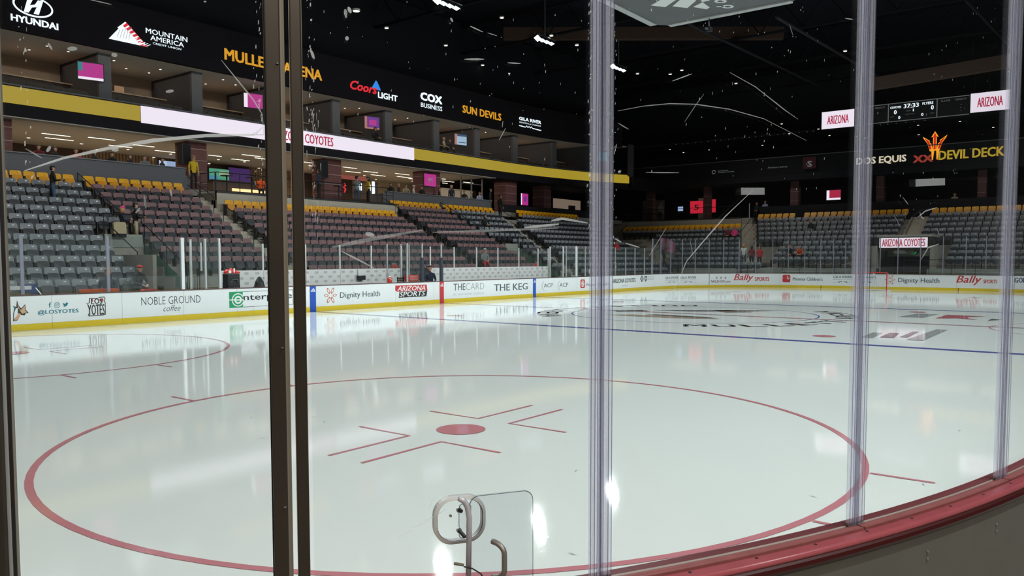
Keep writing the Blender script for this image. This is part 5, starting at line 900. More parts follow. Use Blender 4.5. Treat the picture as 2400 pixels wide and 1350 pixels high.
t = thing('lit_doorway', 'warm lit doorway panel in the dark corner concourse', 'panel', (35.7, 29.5, 7.2)); b = MB(); b.box((0, 0, .15), (4.6, .08, .9), mat('doorway_warm', (.32, .235, .175), emit=.55)); b.build('doorway_face', None, t); b = MB(); b.box((.6, -.1, -.15), (.9, .3, .4), BLK); b.build('doorway_desk', None, t)

# ------------------------------------------------------------------ roof, trusses, lamps
rf = struct('arena_ceiling'); wbox(rf, (-60, -40, 20.4), (60, 40, 20.6), mat('roof_deck', (.010, .011, .016), .9, spec=.1), 'roof_deck')
TRB = mat('truss_black', (.006, .006, .009), .8, spec=.15)
for k in range(9):
    x = -26+9*k; tr = struct('roof_truss_beam')
    wbox(tr, (x-.12, -34, 19.9), (x+.12, 36, 20.1), TRB, 'top_chord'); wbox(tr, (x-.12, -34, 17.9), (x+.12, 36, 18.05), TRB, 'bottom_chord')
    b = MB()
    for j in range(24): y = -34+3*j; b.tube([(x, y, 18), (x, y+1.5, 20)], .05, 4, TRB, False); b.tube([(x, y+1.5, 20), (x, y+3, 18)], .05, 4, TRB, False)
    b.build('truss_web', None, tr, kind='stuff')
BRB = mat('catwalk_brown', (.045, .022, .012), .85, vary=.15)
cwk = struct('catwalk_beam'); 
def beam(a, c, h): a, c = Vector(a), Vector(c); d = c-a; q = MB(); q.box((a+c)/2, (d.length, .5, h), BRB, math.atan2(d.y, d.x)); q.build('catwalk_side', None, cwk)
beam((18.04, 23.32, 18.46), (30.45, 7.21, 18.49), .85); beam((27.74, 0.51, 14.36), (26.05, -7.33, 12.52), .75); wbox(cwk, (12, 33, 16.3), (44, 33.3, 16.9), mat('duct_brown', (.05, .03, .022), .8), 'duct'); wbox(cwk, (-8, 31, 14.7), (12, 31.3, 15.3), mat('duct_brown', (.05, .03, .022), .8), 'duct')
for k, (y, z) in enumerate(((10, 17.4), (-4, 18.3), (-12, 16.8), (4, 16.6))):
    t = struct('service_pipe_beam'); b = MB(); b.tube([(20, y, z), (44, y-2, z-.6)], .10, 8, mat('pipe_grey', (.022, .022, .026), .7, spec=.2)); b.build('pipe', None, t)
for k, (x, y, z) in enumerate(DOWN): downlight((x, y, z), f'small round roof spotlight, {ORD[k+1]} found from the orange name sign outward', 'roof spotlights', 1.5 if k not in (2,) else 2.4)
for k, (x, y, z) in enumerate(DOWN2): downlight((x, y, z-.02), f'small round downlight under the far balcony roof, {ORD[k+1]} from corner', 'far balcony downlights', 1.0)
lens = MB(); lens.box((0, 0, -.07), (.42, .30, .02), LENS); lens_m = lens.mesh('lamp_lens'); l2 = MB(); l2.box((0, 0, -.07), (.40, .28, .02), LENS2); lens2_m = l2.mesh('lamp_lens_dim'); hs = MB(); hs.box((0, 0, .02), (.48, .36, .16), DARK); hs.box((0, 0, .14), (.40, .05, .1), STEEL); hs_m = hs.mesh('lamp_head')
NM = ['nearest', 'second', 'third', 'fourth', 'fifth', 'sixth']
for sy in (1, -1):
    for i, lx in enumerate(LAMP_X):
        t = thing('arena_lamp', f'bright white rink lamp bank, {NM[i]} of the row over the {"bench" if sy > 0 else "penalty"} side', 'lamp', (lx, 18.9*sy, 17.05), 0, 'rink lamp banks')
        b = MB(); b.tube([(-.5, 0, .25), (2.0, 0, .25)], .05, 6); b.tube([(.7, 0, .25), (.7, 0, 3.0)], .04, 6); b.build('lamp_bar', STEEL, t)
        for q in range(4):
            o = link('lamp_head', hs_m, t); o.location = (-.2+.55*q, 0, 0); o.rotation_euler = (math.radians(-38 if q == 0 else -15)*sy, math.radians(20 if q == 0 else 8), 0)
            l = link('lamp_lens', lens_m if q == 0 else lens2_m, o)
# centre-hung board, seen from beneath
t = thing('centre_board', 'grey underside of the hanging centre board with white lettering', 'scoreboard')
c = 3.2; ch = .62; OC = [(c, -c+ch), (c, c-ch), (c-ch, c), (-c+ch, c), (-c, c-ch), (-c, -c+ch), (-c+ch, -c), (c-ch, -c)]
GR = mat('board_under_grey', (.085, .085, .09), .6, vary=.08, scale=1.2); b = MB(); b.prism(OC, lambda u, v, d: (u, v, d), 12.04, 16.2, GR); b.build('board_body', None, t)
STR = mat('board_strip', (.36, .37, .36), .5, vary=.03)
for (x0, x1, y0, y1) in ((c-.28, c+.02, -c+ch, c-ch), (-c-.02, -c+.28, -c+ch, c-ch), (-c+ch, c-ch, c-.28, c+.02), (-c+ch, c-ch, -c-.02, -c+.28)): b = MB(); b.box2((x0, y0, 11.98), (x1, y1, 12.05), STR); b.build('edge_strip', None, t)
PW = mat('board_print', (.62, .64, .63), .5, vary=0)
for pts in CB: b = MB(); b.add([(x, y, 12.032) for x, y in pts][::1], [tuple(range(len(pts)))], PW); b.build('print_shape', None, t)
def oo(cx, cy, rx, ry, rot):
    L = []; n = 24; r = math.radians(rot); b = MB(); vs = []
    for k in range(n):
        for s in (1, .52): x, y = rx*s*math.cos(2*PI*k/n), ry*s*math.sin(2*PI*k/n); vs.append((cx+x*math.cos(r)-y*math.sin(r), cy+x*math.sin(r)+y*math.cos(r), 12.03))
    b.add(vs, [(2*k, 2*((k+1) % n), 2*((k+1) % n)+1, 2*k+1) for k in range(n)], PW); b.build('print_letter', None, t)
oo(1.42, -.40, .26, .20, -25); oo(2.22, -.36, .26, .20, -25)
b = MB(); b.add([(1.92, -.02, 12.03), (2.02, .02, 12.03), (2.14, -.24, 12.03), (2.04, -.28, 12.03)], [(0, 1, 2, 3)], PW); b.build('print_shape', None, t)
for hx, hy in ((2.6, .2), (-2.6, .2)):
    q = thing('hanging_camera', 'small dark camera hung below the '+('far' if hx > 0 else 'near')+' edge of the centre board', 'camera', (hx+.5, hy+.6, 12.0)); b = MB(); b.tube([(0, 0, 0), (0, 0, -.35)], .03, 6); b.build('camera_arm', BLK, q); b = MB(); b.box((0, 0, -.45), (.3, .18, .16), DARK); b.build('camera_body', None, q); b = MB(); b.tube([(-.15, 0, -.45), (-.28, 0, -.48)], .06, 8); b.build('camera_lens', STEEL, q)
# far side walls behind the viewer's side so the bowl is closed
nw = struct('near_side_wall'); wbox(nw, (-60, -40, 0), (60, -39.8, 20.4), mat('near_wall_dark', (.03, .03, .032), .9), 'wall_panel'); wbox(nw, (-60, -40, 0), (-59.8, 40, 20.4), mat('near_wall_dark', (.03, .03, .032), .9), 'wall_panel'); wbox(nw, (-60, 39.8, 0), (60, 40, 20.4), mat('near_wall_dark', (.03, .03, .032), .9), 'wall_panel')
# ------------------------------------------------------------------ glass right in front of the viewer
GR_ = RC+.022
def pane(name, lab, a0, a1, z0=1.07, z1=4.2, hole=None):
    t = thing(name, lab, 'glass'); n = 16; b = MB(); vs = []
    for k in range(n+1):
        a = a0+(a1-a0)*k/n
        for r in (GR_-.006, GR_+.006): vs += [tuple(cyl(a, r, z0)), tuple(cyl(a, r, z1))]
    fs = []
    for k in range(n): i = 4*k; fs += [(i, i+1, i+5, i+4), (i+6, i+7, i+3, i+2)]
    b.add(vs, fs); b.build('glass_sheet', GLASS, t, True); return t
PN = {1: pane('glass_panel', 'scuffed clear panel between the edge post and bronze gate post', -130.81, -126.58), 2: pane('glass_panel', 'clear panel with oval port between bronze post and first clear post', -125.83, -120.0), 3: pane('glass_panel', 'clear panel with long arcing scratches between the first two clear posts', -119.7, -112.2), 4: pane('glass_panel', 'clear panel with grey sticker between second and third clear posts', -111.85, -104.5), 5: pane('glass_panel', 'narrow clear panel beyond the last clear post', -103.9, -96.5)}
def mark(pane_i, pts, w, op, r=None, name='scuff_mark'):
    r = r or GR_+.0075; P = [cyl(a, r, z) for a, z in pts]; Q = []
    for i in range(len(P)-1):
        for k in range(3): Q.append(P[i].lerp(P[i+1], k/3))
    Q.append(P[-1]); n = len(Q); L = []
    c = Vector((-CXX, -CYY, 0))
    for i, p in enumerate(Q):
        t = (Q[min(i+1, n-1)]-Q[max(0, i-1)]).normalized(); nr = Vector((p.x-c.x, p.y-c.y, 0)).normalized(); s = t.cross(nr).normalized()
        e = w/2*(.25+.75*math.sin(PI*(i+.35)/(n-.3)))*random.uniform(.75, 1.1); L += [p+s*e, p-s*e]
    b = MB(); b.add(L, [(2*i, 2*i+2, 2*i+3, 2*i+1) for i in range(n-1)], scuff(op)); b.build(name, None, PN[pane_i])
for pi, w, pts, op in MARKS: mark(pi, pts, w, op)
for pi, pts in STICK:
    b = MB(); b.add([cyl(a, GR_+.0075, z) for a, z in pts], [(0, 1, 2, 3)], scuff(.4)); b.build('sticker', None, PN[pi])
# chipped specks along the pane edges
def specks(pi, a, n, spread, z0=1.75, z1=3.4, s=.0035):
    b = MB(); m = scuff(.8)
    for k in range(n):
        z = random.uniform(z0, z1); aa = a+random.gauss(0, spread); h = random.uniform(.4, 1.9)*s; w = random.uniform(.3, 1)*s/RC*57
        b.add([cyl(aa-w/2, GR_+.008, z-h), cyl(aa+w/2, GR_+.008, z-h*random.random()), cyl(aa+w/2, GR_+.008, z+h), cyl(aa-w*.3, GR_+.008, z+h*random.random())], [(0, 1, 2, 3)], m)
    b.build('edge_specks', None, PN[pi], kind='stuff')
specks(2, -125.76, 95, .035, 2.2); specks(1, -126.66, 80, .04, 2.3); specks(2, -120.14, 90, .03, 2.0); specks(3, -119.56, 70, .05, 2.0); specks(1, -130.45, 60, .05, 2.3); specks(3, -116, 110, 2.2, 2.3, 3.2, .003); specks(2, -123, 130, 1.8, 2.4, 3.2, .0026); specks(4, -108, 60, 2, 2.2, 3.2, .003)
b = MB()      # long bright drips by the bronze post
for k in range(26): z = 2.05+random.random()*.45; aa = -125.70+random.gauss(0, .05); b.add([cyl(aa, GR_+.008, z), cyl(aa+.004, GR_+.008, z), cyl(aa+.005+random.gauss(0, .006), GR_+.008, z+.02), cyl(aa+random.gauss(0, .004), GR_+.008, z+.02)], [(0, 1, 2, 3)], scuff(.6))
b.build('edge_specks', None, PN[2], kind='stuff')
# clear posts
SEAM = clear_mat('seam_dark', (.20, .21, .26), .03, .3)
def post(lab, a0, a1):
    am = (a0+a1)/2; R = GR_; W_ = math.radians(a1-a0)*R
    t = thing('clear_post', lab, 'post')
    c = cyl(am, R, 0); a = math.radians(am); n = Vector((math.cos(a), math.sin(a), 0)); tt = Vector((-math.sin(a), math.cos(a), 0))
    def slabp(name, u0, u1, n0, n1, m, z0=1.072, z1=4.2):
        b = MB(); P = [(u0, n0), (u1, n0), (u1, n1), (u0, n1)]; b.add([tuple(c+tt*u+n*v+Vector((0, 0, z))) for z in (z0, z1) for u, v in P], [(0, 3, 2, 1), (4, 5, 6, 7), (0, 1, 5, 4), (1, 2, 6, 5), (2, 3, 7, 6), (3, 0, 4, 7)]); b.build(name, m, t)
    h = W_/2
    slabp('outer_flange', -h, h, .008, .014, POSTC); slabp('inner_flange', -h*.94, h*.94, -.004, .001, POSTC)
    slabp('web', -.003, .003, .001, .008, POSTE)
    for u in (-h, -h*.64, -h*.12, h*.16, h*.62, h-.0025): slabp('edge_line', u, u+.0022, .0145, .0155, POSTE)
    for u in (-h*.40, -h*.06, h*.05): slabp('seam_line', u, u+.0012, .0160, .0164, SEAM)
    slabp('highlight_line', h*.02, h*.08, .0145, .0155, POSTC); slabp('highlight_line', -h*.35, -h*.25, .0145, .0155, POSTC)  # extra hazy strips painted as vertical highlights on the post
    b = MB(); b.box(c+n*.0+Vector((0, 0, 1.078)), (W_*1.04, .016, .008), CAPD, math.atan2(tt.y, tt.x)); b.build('post_foot', None, t)
post('first clear plastic post right of the oval port', *POSTS[0]); post('second clear plastic post before the far net', *POSTS[1]); post('third clear plastic post nearest the frame edge', *POSTS[2])
# bronze gate posts
def apost(t, name, a0, a1, r0, r1, m, z0=.9, z1=4.2, bev=.004):
    b = MB(); P = [cyl(a0, r0, 0), cyl(a0, r1, 0), cyl(a1, r1, 0), cyl(a1, r0, 0)]
    b.add([tuple(p+Vector((0, 0, z))) for z in (z0, z1) for p in P], [(0, 1, 2, 3), (7, 6, 5, 4), (0, 4, 5, 1), (1, 5, 6, 2), (2, 6, 7, 3), (3, 7, 4, 0)]); o = b.build(name, m, t)
    if bev: md = o.modifiers.new('bevel', 'BEVEL'); md.width = bev; md.segments = 2
    return o
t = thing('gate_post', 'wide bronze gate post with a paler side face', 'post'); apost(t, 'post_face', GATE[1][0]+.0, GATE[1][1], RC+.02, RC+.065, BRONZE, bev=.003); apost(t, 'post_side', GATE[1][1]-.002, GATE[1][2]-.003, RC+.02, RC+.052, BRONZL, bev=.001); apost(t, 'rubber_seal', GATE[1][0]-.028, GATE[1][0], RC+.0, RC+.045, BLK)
b = MB(); 
for z in (2.62, 1.86, 1.42): q = cyl(GATE[1][1]-.05, RC+.066, z); b = MB(); b.lathe([(.004, -.002), (.004, .002)], q, 8, STEEL); b.build('post_screw', None, t)
t = thing('gate_post', 'narrow bronze gate post with pale edge right of the gap', 'post'); apost(t, 'post_face', GATE[2][0]+.01, GATE[2][1]-.014, RC+.040, RC+.065, BRONZE); apost(t, 'edge_strip', GATE[2][1]-.014, GATE[2][1]-.006, RC+.045, RC+.062, BRONZL, bev=0); apost(t, 'edge_strip', GATE[2][0], GATE[2][0]+.01, RC+.05, RC+.062, BRONZL, bev=0)
t = thing('gate_post', 'bronze edge post with pale strip at the frame edge', 'post'); apost(t, 'post_face', -131.6, -130.955, RC+.02, RC+.05, BRONZE); apost(t, 'pale_strip', -130.955, -130.895, RC+.02, RC+.034, mat('pale_strip', (.33, .34, .34), .5), bev=.001); apost(t, 'rubber_seal', -130.895, -130.835, RC+.018, RC+.032, BLK, bev=.001); apost(t, 'edge_strip', -130.835, -130.818, RC+.018, RC+.030, BRONZL, bev=0)
# photographer's oval port with swinging cover
(pl, pr, ptop, pbot) = PORT[0]; t = thing('camera_port', 'oval camera port with a grey rim in the clear panel', 'port'); n = 40
am = (pl[0]+pr[0])/2; hw = math.radians(pr[0]-pl[0])/2*RC; zc = (ptop[1]+pbot[1])/2; hz = (ptop[1]-pbot[1])/2
rim = rrect(-hw, hw, -hz, hz, min(hw, hz)*.78, 8); inn = [(x*(hw-.0095)/hw, z*(hz-.0095)/hz) for x, z in rim]; b = MB(); m = len(rim)
at = lambda x, z, d: tuple(cyl(am+math.degrees(x/RC), GR_+d, zc+z))
vs = [at(x, z, .012) for x, z in rim]+[at(x, z, .016) for x, z in inn]+[at(x, z, -.012) for x, z in inn]+[at(x, z, -.012) for x, z in rim]
b.add(vs, [(k+m*q, (k+1) % m+m*q, (k+1) % m+m*((q+1) % 4), k+m*((q+1) % 4)) for q in range(4) for k in range(m)], mat('port_rim', (.52, .53, .54), .45, vary=.04)); b.build('port_rim', None, t)
b = MB(); L2 = [(x*(hw-.011)/hw, z*(hz-.011)/hz) for x, z in rim]; vs = [at(x, z, .012) for x, z in inn]+[at(x, z, .012) for x, z in L2]; b.add(vs, [(k, (k+1) % m, (k+1) % m+m, k+m) for k in range(m)], BLK); b.build('rim_gasket', None, t)
t = thing('port_cover', 'clear swinging cover plate with tube handle and bracket below the port', 'cover')
L_, Rr_, Lt, Rt = PORT[1]; R2 = RC+.07
x0, x1 = 0, math.radians(Rr_[0]-L_[0])*R2; H = 1.405; cov = rrect(x0, x1, .72, H, .030, 6)
ct = lambda x, z, d: tuple(cyl(L_[0]+math.degrees(x/R2), R2+d, z+.012*(x-x0)/(x1-x0)*0))
b = MB(); b.prism(cov, ct, 0, .008, COVER); o = b.build('cover_plate', None, t)
inn2 = [(x0+.0022+(x-x0)*(x1-x0-.0044)/(x1-x0), .7222+(z-.72)*(H-.72-.0044)/(H-.72)) for x, z in cov]; m2 = len(cov)
b = MB(); b.add([ct(x, z, .009) for x, z in cov]+[ct(x, z, .009) for x, z in inn2], [(k, (k+1) % m2, (k+1) % m2+m2, k+m2) for k in range(m2)], COVERE); b.build('cover_edge', None, t)
tabL = rrect(-.034, .004, 1.285, 1.388, .012, 4); b = MB(); b.prism(tabL, ct, .010, .016, COVER); b.build('hinge_tab', None, t)
mt = len(tabL); tin = [(-.034+.002+(x+.034)*(.034)/.038, 1.287+(z-1.285)*.099/.103) for x, z in tabL]; b = MB(); b.add([ct(x, z, .017) for x, z in tabL]+[ct(x, z, .017) for x, z in tin], [(k, (k+1) % mt, (k+1) % mt+mt, k+mt) for k in range(mt)], COVERE); b.build('tab_edge', None, t)
br = PORT[2]; b = MB(); P = [Vector(cyl(a, RC+.095, z)) for a, z in [(br[0][0]+.05, br[0][1]-.004), (br[1][0]-.03, br[1][1]+.005), (br[1][0]+.03, br[1][1]-.012), (br[2][0], br[2][1]), (br[3][0], br[3][1]-.005)]]; b.tube(P, .0085, 8); b.build('bracket_strip', mat('bracket_lilac', (.50, .49, .56), .35, .1), t, True)
for k, z in enumerate((1.372, 1.312)):
    p = cyl(PORT[7][0][0]+.02, R2+.02, z); d = Vector((math.cos(math.radians(-123)), math.sin(math.radians(-123)), 0)); dn_ = d+Vector((.5, -.3, -.7 if k else -.2)); b = MB(); b.tube([p, p+dn_.normalized()*(.028 if k else .012)], .0055, 8); b.build('bolt', BLK, t); b = MB(); b.tube([p-d*.002, p+d*.003], .008, 8); b.build('bolt_head', STEEL, t)
p = cyl(-123.26, R2, 1.352); b = MB(); b.tube([p, p+Vector((-.004, -.006, 0))], .004, 8); b.build('bolt_head', STEEL, t)
HB = []
for k in range(9): q = PI/2*k/8; HB.append(Vector(cyl(-122.42+.17*math.sin(q), RC+.078+.036*math.sin(q), 1.262-.030*(1-math.cos(q)))))
HB += [Vector(cyl(-122.25, RC+.114, z)) for z in (1.22, 1.20, 1.185)]
for k in range(1, 7): q = PI/2*k/6; HB.append(Vector(cyl(-122.42+.17*math.cos(q), RC+.078+.036*math.cos(q), 1.185-.030*math.sin(q))))
b = MB(); b.tube(HB, .0085, 10); b.build('cover_handle', mat('handle_steel', (.24, .225, .205), .42, .5), t, True)
b = MB(); b.tube([cyl(PORT[6][0][0]-.0, RC+.10, PORT[6][0][1]+.002), cyl(PORT[6][1][0]+.0, RC+.10, PORT[6][1][1]+.003)], .0045, 8); b.build('latch_pin', mat('pin_brass', (.25, .22, .16), .4, .7), t)
b = MB(); b.tube([cyl(a, RC+.105, z) for a, z in PORT[6][1:]]+[cyl(PORT[6][3][0]+.15, RC+.1, PORT[6][3][1]-.04)], .0022, 6); b.build('latch_wire', BLK, t)
# ------------------------------------------------------------------ people (one continuous skinned body each, face and hair as parts)
SKIN = mat('skin_light', (.50, .28, .19), .6, vary=.03); SKIN2 = mat('skin_tan', (.34, .18, .11), .6, vary=.03)
def cloth(n, c): return mat('cloth_'+n, c, .85, vary=.1, scale=14)
C_BLK, C_NAVY, C_GREY, C_JEAN, C_MAR, C_RED, C_ORG, C_WHT, C_YEL, C_TAN, C_PINK, C_OLV, C_LAV = (cloth(*a) for a in (('black', (.014, .014, .016)), ('navy', (.022, .028, .05)), ('grey', (.20, .22, .23)), ('denim', (.045, .075, .14)), ('maroon', (.16, .018, .03)), ('red', (.50, .03, .035)), ('orange', (.58, .09, .02)), ('white', (.55, .55, .54)), ('yellow', (.66, .44, .02)), ('tan', (.38, .32, .20)), ('pink', (.80, .05, .28)), ('olive', (.055, .055, .042)), ('lavender', (.33, .34, .50))))
HAIRS = {'black': mat('hair_black', (.010, .009, .009), .6, vary=0), 'brown': mat('hair_brown', (.05, .028, .016), .6, vary=0), 'fair': mat('hair_fair', (.42, .22, .08), .6, vary=0), 'grey': mat('hair_grey', (.25, .24, .23), .6, vary=0)}
SLOTS = [SKIN, C_BLK, C_JEAN, C_BLK]
def body(pose):
    J = {}; B = []     # joints, bones (a, b, slot)
    sit = pose in ('sit', 'sit_lean', 'sit_armsup')
    pz = .50 if sit else .95; ln = .18 if pose == 'sit_lean' else (.30 if pose == 'carry' else .02)
    J['pel'] = ((0, 0, pz), .15); J['spi'] = ((0, -ln*.35, pz+.22), .135); J['che'] = ((0, -ln*.8, pz+.42), .155); J['nb'] = ((0, -ln, pz+.54), .075); J['nk'] = ((0, -ln-.01, pz+.60), .055)
    J['h0'] = ((0, -ln-.025, pz+.655), .075); J['h1'] = ((0, -ln-.02, pz+.735), .098); J['h2'] = ((0, -ln-.01, pz+.815), .075)
    B += [('pel', 'spi', 1), ('spi', 'che', 1), ('che', 'nb', 1), ('nb', 'nk', 0), ('nk', 'h0', 0), ('h0', 'h1', 0), ('h1', 'h2', 0)]
    for s, n in ((-1, 'l'), (1, 'r')):
        sh = (s*.185, -ln*.9, pz+.475)
        if pose == 'stand': el, wr = (s*.235, .02-ln, pz+.20), (s*.235, -.05-ln, pz-.04)
        elif pose in ('hold', 'carry'): el, wr = (s*.25, -.05-ln, pz+.22), (s*.10, -.30-ln, pz+.27)
        elif pose == 'hips': el, wr = (s*.34, .06, pz+.24), (s*.17, -.08, pz+.08)
        elif pose == 'sit_armsup': el, wr = (s*.30, -.12, pz+.40), (s*.14, -.22, pz+.58)
        else: el, wr = (s*.25, -.06-ln, pz+.22), (s*.10, -.30-ln, pz+.14)
        J[n+'sh'] = (sh, .072); J[n+'el'] = (el, .048); J[n+'wr'] = (wr, .032)
        d = (Vector(wr)-Vector(el)).normalized(); pm = Vector(wr)+d*.075; J[n+'pm'] = (tuple(pm), .036)
        side = d.cross(Vector((0, 0, 1))); side = side.normalized() if side.length > .1 else Vector((1, 0, 0))
        B += [('che', n+'sh', 1), (n+'sh', n+'el', 1), (n+'el', n+'wr', 1), (n+'wr', n+'pm', 0)]
        for k, (o, L_) in enumerate(((-.030, .062), (-.010, .075), (.010, .072), (.029, .055))):
            a = pm+side*o+d*.02; c = a+d*L_*.55+Vector((0, 0, -.012)); e = c+d*L_*.45+Vector((0, 0, -.024))
            J[f'{n}f{k}a'] = (tuple(a), .0095); J[f'{n}f{k}b'] = (tuple(c), .0088); J[f'{n}f{k}c'] = (tuple(e), .0075); B += [(n+'pm', f'{n}f{k}a', 0), (f'{n}f{k}a', f'{n}f{k}b', 0), (f'{n}f{k}b', f'{n}f{k}c', 0)]
        th = Vector(wr)+d*.03+side*s*-.035; t2 = th+d*.035+side*s*-.02; J[n+'ta'] = (tuple(th), .012); J[n+'tb'] = (tuple(t2), .010); B += [(n+'wr', n+'ta', 0), (n+'ta', n+'tb', 0)]
        if sit: hp, kn, an, toe = (s*.10, -.06, pz-.02), (s*.12, -.46, pz+.02), (s*.11, -.46, .09), (s*.12, -.64, .045)
        elif pose == 'carry': hp, kn, an, toe = (s*.10, -.02, pz-.06), (s*.11, -.10-.14*s, .52), (s*.11, .06-.22*s, .09), (s*.12, -.10-.22*s, .04)
        else: hp, kn, an, toe = (s*.10, 0, pz-.06), (s*.11, -.03, .50), (s*.115, .02, .09), (s*.125, -.15, .04)
        J[n+'hp'] = (hp, .098); J[n+'kn'] = (kn, .066); J[n+'an'] = (an, .044); J[n+'to'] = (toe, .042)
        B += [('pel', n+'hp', 2), (n+'hp', n+'kn', 2), (n+'kn', n+'an', 2), (n+'an', n+'to', 3)]
    keys = list(J); idx = {k: i for i, k in enumerate(keys)}
    me = bpy.data.meshes.new('body_skeleton'); me.from_pydata([J[k][0] for k in keys], [(idx[a], idx[c]) for a, c, _ in B], [])
    o = bpy.data.objects.new('tmp', me); COL.objects.link(o); o.modifiers.new('skin', 'SKIN'); sb = o.modifiers.new('sub', 'SUBSURF'); sb.levels = 1; sb.render_levels = 1
    for k, v in zip(keys, me.skin_vertices[0].data): v.radius = (J[k][1], J[k][1]*(.72 if k in ('spi', 'che', 'pel') else 1)); v.use_root = k == 'pel'
    r = bpy.data.meshes.new_from_object(o.evaluated_get(bpy.context.evaluated_depsgraph_get())); bpy.data.objects.remove(o)
    r.name = 'person_body'; r.materials.clear()
    for m in SLOTS: r.materials.append(m)
    segs = [(Vector(J[a][0]), Vector(J[c][0]), s, .5*(J[a][1]+J[c][1])) for a, c, s in B]
    for p in r.polygons:
        c = p.center; best = (9, 0)
        for a, q, s, rad in segs:
            ab = q-a; t = max(0, min(1, (c-a).dot(ab)/max(1e-6, ab.length_squared))); d = (c-(a+ab*t)).length-rad*.9
            if d < best[0]: best = (d, s)
        p.material_index = best[1]; p.use_smooth = True
    return r, Vector(J['h1'][0])
POSE = {k: body(k) for k in ('stand', 'hold', 'hips', 'carry', 'sit', 'sit_lean', 'sit_armsup')}
fc = MB(); fc.lathe([(.012, -.02), (.016, 0), (.008, .03)], (0, -.098, -.005), 6, SKIN)
for s in (-1, 1): fc.lathe([(.011, -.006), (.013, 0), (.009, .008)], (s*.034, -.088, .018), 6, HAIRS['black']); fc.box((s*.098, .005, -.005), (.018, .035, .055), SKIN); fc.box((s*.034, -.092, .036), (.03, .008, .006), HAIRS['brown'])
fc.box((0, -.090, -.045), (.045, .01, .010), mat('lip', (.35, .10, .09), .5, vary=0)); FACE = fc.mesh('face')
hr = MB(); hr.lathe([(.098, .055), (.105, .068), (.098, .092), (.07, .114), (.02, .122)], (0, .012, 0), 12); hr.box((0, .07, .0), (.16, .06, .13)); HAIR = hr.mesh('hair', None, True)
lh = MB(); lh.lathe([(.098, .055), (.107, .068), (.098, .092), (.07, .114), (.02, .122)], (0, .012, 0), 12); lh.lathe([(.07, -.20), (.10, -.10), (.105, .02), (.09, .07)], (0, .045, 0), 10); LHAIR = lh.mesh('long_hair', None, True)
cp_ = MB(); cp_.lathe([(.106, .045), (.108, .06), (.100, .09), (.06, .118), (.01, .122)], (0, .005, 0), 12); cp_.prism([(-.075, -.09), (.075, -.09), (.065, -.175), (0, -.19), (-.065, -.175)], lambda u, v, d: (u, v, d), .048, .058); CAPH = cp_.mesh('cap', None, True)
bn = MB(); bn.lathe([(.108, .040), (.114, .055), (.108, .08), (.07, .125), (.01, .145)], (0, .008, 0), 12); BEAN = bn.mesh('knit_hat', None, True)
def with_mat(name, me, m, parent, loc):
    o = link(name, me, parent); o.location = loc
    if not me.materials: me.materials.append(m)
    o.material_slots[0].link = 'OBJECT'; o.material_slots[0].material = m; return o
def person(lab, pos, face_to, pose, top, bottom, hair='brown', hat=None, skin=None, scale=1, shoes=None, group=None, long=False):
    dx, dy = face_to[0]-pos[0], face_to[1]-pos[1]; rz = math.atan2(dy, dx)+PI/2
    t = thing('person', lab, 'person', pos, rz, group); t.scale = (scale,)*3; me, h = POSE[pose]
    o = link('body', me, t)
    for i, m in enumerate((skin or SKIN, top, bottom, shoes or C_BLK)): o.material_slots[i].link = 'OBJECT'; o.material_slots[i].material = m
    f = link('face', FACE, t); f.location = h
    if skin: f.material_slots[0].link = 'OBJECT'; f.material_slots[0].material = skin
    if hat: with_mat('knit_hat' if hat[0] == 'knit' else 'cap', BEAN if hat[0] == 'knit' else CAPH, hat[1], t, h)
    if not hat or long: with_mat('hair', LHAIR if long else HAIR, HAIRS[hair], t, h)
    return t
RK = (0, 0)
def prow(i, x): return (x, YS(i)-.22, ZF(i))
person('man in black vest and grey sleeves standing among grey seats', (-13.15, YS(9)-.38, ZF(9)), (-3, 22), 'hold', C_BLK, C_JEAN, 'black')
person('pink knit hat fan in dark jersey on the landing', (-11.75, 20.25, 2.66), (-4, 17), 'hold', C_NAVY, C_MAR, 'fair', ('knit', C_PINK), scale=.94, long=True)
person('man in black jersey and khaki trousers holding a phone on the landing', (-11.2, 20.25, 2.66), (0, 18), 'hold', C_BLK, C_TAN, 'black', scale=1.03)
t = thing('cream_bag', 'cream tote bag hung on the landing rail', 'bag', (-12.2, 19.6, 3.1)); b = MB(); P = rrect(-.26, .26, 0, .55, .1); b.prism(P, lambda u, v, d: (u, d, v), -.07, .07, C_TAN); b.build('bag_body', None, t); b = MB(); b.tube([(-.15, 0, .5), (-.1, 0, .8), (.1, 0, .8), (.15, 0, .5)], .014, 5); b.build('bag_strap', C_BLK, t); b = MB(); b.box((0, 0, .0), (.5, .16, .16), C_BLK); b.build('bag_base', None, t)
person('fair-haired person in dark jacket seated near the boards', (-15.25, 14.3, .28), (-19, 10), 'sit', C_NAVY, C_BLK, 'fair', scale=1.15)
person('red-capped fan in dark jersey seated by the bar gate', (-13.45, YS(0)-.35, .55), (-13, 10), 'sit_lean', C_BLK, C_NAVY, 'brown', ('cap', C_RED))
t = thing('red_backpack', 'crimson bag on the lap of the red-capped fan', 'bag', (-13.4, 15.1, .62)); b = MB(); b.prism(rrect(-.3, .3, 0, .42, .12), lambda u, v, d: (u, d, v), -.14, .14, C_RED); b.build('bag_body', None, t); b = MB(); b.box((0, -.15, .16), (.34, .04, .2), C_WHT); b.build('bag_pocket', None, t)
t = thing('orange_board', 'bright orange low board lying behind the dasher cap', 'board', (-16.04, 13.25, 1.06)); b = MB(); b.prism(rrect(-.62, .62, 0, .10, .04), lambda u, v, d: (u, d, v), -.04, .04, C_ORG); b.build('board_body', None, t); b = MB(); b.box((0, 0, .105), (1.0, .05, .012), C_RED); b.build('board_edge', None, t)
